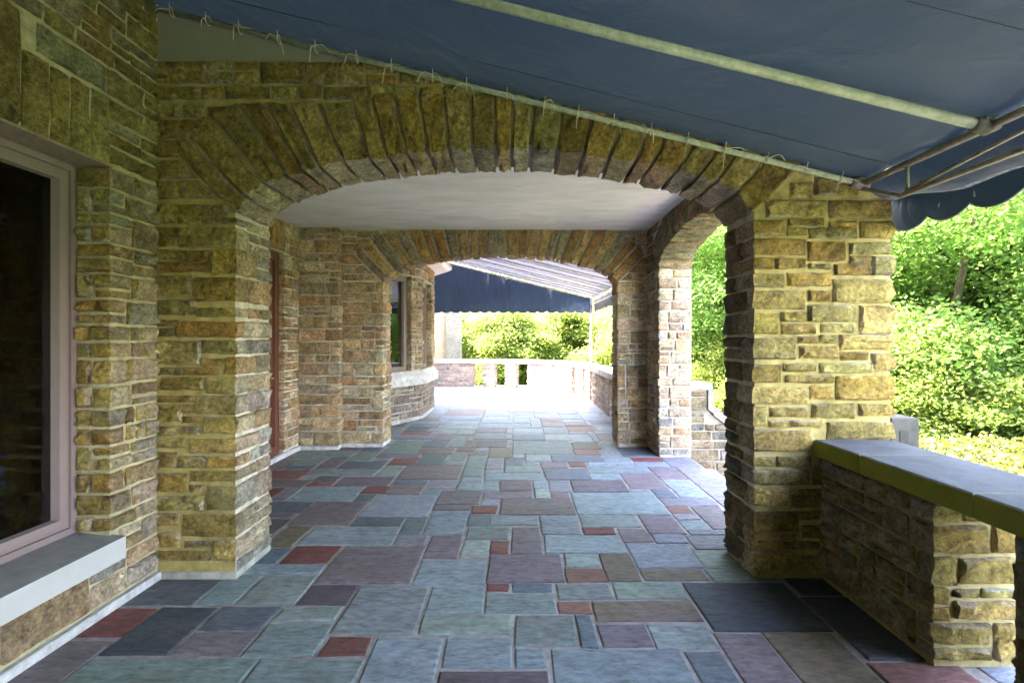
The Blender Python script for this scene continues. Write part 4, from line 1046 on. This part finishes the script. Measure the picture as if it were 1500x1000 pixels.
# ------------------------------------------------------------------ trees, hedge
def leaves(centres, size, flat=0.55):
    n = len(centres)
    up = nrng.normal(size=(n, 3)); up[:, 2] = np.abs(up[:, 2])+flat; up /= np.linalg.norm(up, axis=1)[:, None]
    r = nrng.normal(size=(n, 3)); a = np.cross(up, r); a /= np.linalg.norm(a, axis=1)[:, None]; b = np.cross(up, a)
    s = size*nrng.uniform(0.6, 1.35, (n, 1))
    c = np.asarray(centres)
    P = np.empty((n, 4, 3)); fold = up*s*0.12
    P[:, 0] = c-a*s*0.5; P[:, 1] = c-b*s*0.34-a*s*0.08-fold; P[:, 2] = c+a*s*0.62; P[:, 3] = c+b*s*0.34-a*s*0.08-fold
    return P.reshape(-1, 3)
def leaf_mesh(name, centres, size, mat, flat=0.55):
    V = leaves(centres, size, flat); n = len(V)//4
    me = bpy.data.meshes.new(name); me.vertices.add(n*4); me.loops.add(n*4); me.polygons.add(n)
    me.vertices.foreach_set('co', V.astype(np.float32).ravel()); me.loops.foreach_set('vertex_index', np.arange(n*4, dtype=np.int32))
    me.polygons.foreach_set('loop_start', np.arange(0, n*4, 4, dtype=np.int32)); me.update(calc_edges=True); me.validate()
    me.materials.append(M[mat]); return me
def crown_points(lobes, per, sig, k=42):
    out = []
    for (cx, cy, cz, rx, rz) in lobes:
        nc = max(6, int(per*rx*rx))
        d = nrng.normal(size=(nc, 3)); d /= np.linalg.norm(d, axis=1)[:, None]
        rad = nrng.uniform(0.35, 1.0, (nc, 1))**0.5
        cl = d*rad*np.array([rx, rx, rz])+np.array([cx, cy, cz])
        pts = np.repeat(cl, k, axis=0)+nrng.normal(size=(nc*k, 3))*np.array([sig, sig, sig*0.5])
        out.append(pts)
    return np.concatenate(out)
def tree_kind(seed, height, spread, low, mat, per, size, nl=15):
    r = random.Random(seed); lobes = []
    for k in range(nl):
        an = k*2.4+r.uniform(-0.4, 0.4); q = (k+0.5)/nl; z = low+(height-low)*q
        w = spread*math.sin(math.pi*(0.18+0.74*q))*r.uniform(0.45, 0.85)
        lobes.append((w*math.cos(an), w*math.sin(an), z, spread*r.uniform(0.24, 0.40), spread*r.uniform(0.10, 0.2)))
    me = leaf_mesh('crown', crown_points(lobes, per, 0.30), size, mat)
    tr = MB(); pts = [(0, 0, -0.4)]+[(r.uniform(-.15, .15)*k, r.uniform(-.15, .15)*k, height*0.8*k/6) for k in range(1, 7)]
    tr.tube(pts, height*0.026, 9, height*0.006)
    limbs = []
    for (x, y, z, _, _) in lobes:
        zz = max(0.8, z-abs(x)*0.5-abs(y)*0.3-0.6); mb = MB()
        k = zz/(height*0.8)*6; i = min(5, int(k)); a = Vector(pts[i+1 if i+1 < 7 else 6]); a = Vector(pts[i]).lerp(a, k-int(k)) if i < 6 else a
        e = Vector((x, y, z)); m = a.lerp(e, 0.5)+Vector((r.uniform(-.3, .3), r.uniform(-.3, .3), -0.15))
        mb.tube([a, a.lerp(m, 0.5), m, m.lerp(e, 0.6)+Vector((0, 0, 0.1)), e], height*0.014, 6, height*0.003); limbs.append(mb)
        e2 = e+Vector((r.uniform(-1, 1), r.uniform(-1, 1), r.uniform(-.3, .6)))*0.7
        mb.tube([m, m.lerp(e2, 0.5)+Vector((0, 0, .1)), e2], height*0.004, 5, height*0.0015)
    return me, tr, limbs
def mesh_of(mb, name, mat):
    me = bpy.data.meshes.new(name); me.from_pydata(mb.v, [], mb.f); me.polygons.foreach_set('use_smooth', [True]*len(me.polygons)); me.materials.append(M[mat]); return me
kinds = {}
def make_kind(key, *a):
    me, tr, limbs = tree_kind(*a); kinds[key] = (me, mesh_of(tr, 'trunk', 'bark'), [mesh_of(l, 'limb', 'bark') for l in limbs])
make_kind('maple', 3, 8.6, 4.6, 0.9, 'leaf', 100, 0.092, 24)
make_kind('oak', 5, 10.5, 4.6, 1.0, 'leaf2', 55, 0.13, 22)
make_kind('young', 9, 3.9, 2.6, 0.2, 'leaf2', 100, 0.105, 16)
def tree(key, x, y, rz, s, label, group, name='maple_tree'):
    t = thing(name, (x, y, -0.95), label, 'shrub' if name == 'shrub' else 'tree', group); t.rotation_euler = (0, 0, rz); t.scale = (s, s, s)
    me, tr, limbs = kinds[key]
    for nm, m, c in [('crown', me, (1, 1, 1)), ('trunk', tr, (0.16, 0.13, 0.10))]+[('limb', l, (0.17, 0.14, 0.10)) for l in limbs]:
        o = bpy.data.objects.new(nm, m); o.color = (*c, 1); C.objects.link(o); o.parent = t
    return t
tree('maple', 10.2, 11.6, 0.4, 1.0, 'broad green maple with low spreading limbs behind the yellow-green hedge', 'trees round the terrace')
tree('maple', 14.5, 9.0, 2.2, 1.1, 'tall green maple standing farther from the terrace than the hedge', 'trees round the terrace')
tree('maple', 6.6, 14.6, 4.0, 0.95, 'light green maple filling the view through the side arch', 'trees round the terrace')
tree('oak', 13.5, 17.5, 1.0, 1.1, 'tall yellow-green oak rising behind the maple', 'trees round the terrace', 'oak_tree')
tree('oak', 9.5, 21.0, 5.1, 1.15, 'yellow-green oak far behind the garden steps', 'trees round the terrace', 'oak_tree')
tree('oak', 19.5, 13.0, 3.4, 1.1, 'yellow-green oak on the far right of the garden', 'trees round the terrace', 'oak_tree')
for k, (x, y, s) in enumerate(((-3.6, 23.5, 1.0), (-0.6, 22.0, 0.95), (2.3, 23.5, 1.05), (4.9, 21.5, 1.0), (0.8, 27.5, 1.3), (-5.5, 28.5, 1.3), (6.0, 28.0, 1.3))):
    tree('young', x, y, k*1.3, s, 'bushy sunlit young tree in the row beyond the balustrade', 'young trees beyond the balustrade', 'young_tree')
tree('young', 7.7, 9.0, 0.7, 0.62, 'low round green shrub between the hedge and the broad maple', 'shrubs behind the hedge', 'shrub')
tree('young', 10.2, 8.6, 2.1, 0.66, 'low round green shrub farther along the hedge bank below the tall maple', 'shrubs behind the hedge', 'shrub')
tree('young', 5.6, 11.6, 3.9, 0.62, 'low round green shrub at the foot of the garden steps', 'shrubs behind the hedge', 'shrub')
# far-off wood
pts = []
for k in range(1500):
    an = math.radians(nrng.uniform(-25, 88)); d = nrng.uniform(32, 46); zc = nrng.uniform(-1, 11)*nrng.uniform(0.4, 1)
    c = np.array([math.sin(an)*d, math.cos(an)*d, zc]); pts.append(c+nrng.normal(size=(26, 3))*np.array([0.9, 0.9, 0.6]))
wood = bpy.data.objects.new('far_wood', leaf_mesh('far_wood', np.concatenate(pts), 0.6, 'leaf2')); link(wood); wood['kind'] = 'stuff'
wood['label'] = 'hazy green wood closing the view behind the garden trees'; wood['category'] = 'wood'
# hedge
hd = thing('hedge', (6.0, 5.0, -0.95), 'clipped yellow-green hedge bank beyond the low parapet', 'hedge')
n = 50000; hx = nrng.uniform(4.5, 8.6, n); hy = nrng.uniform(2.0, 5.9, n)
top = 0.28+0.09*np.sin(hx*2.1)*np.sin(hy*1.7)+0.05*np.sin(hx*5+hy*4)+0.05*np.sin(hx*13+hy*3)*np.sin(hy*11-hx*4)
hz = top-np.abs(nrng.normal(size=n))*0.12
sidem = nrng.random(n) < 0.3; hx[sidem] = 4.5+np.abs(nrng.normal(size=sidem.sum()))*0.1; hz[sidem] = nrng.uniform(-0.95, 0.3, sidem.sum())
o = bpy.data.objects.new('foliage', leaf_mesh('foliage', np.stack([hx, hy, hz], 1), 0.055, 'leaf3', 0.6)); link(o, hd, (0, 0, 0))
mesh_obj('stems', MB().box(4.65, 2.1, -0.95, 8.5, 5.8, 0.02, 0.2).v, MB().box(0, 0, 0, 1, 1, 1, 0.1).f, 'bark', hd, (0.05, 0.06, 0.03))
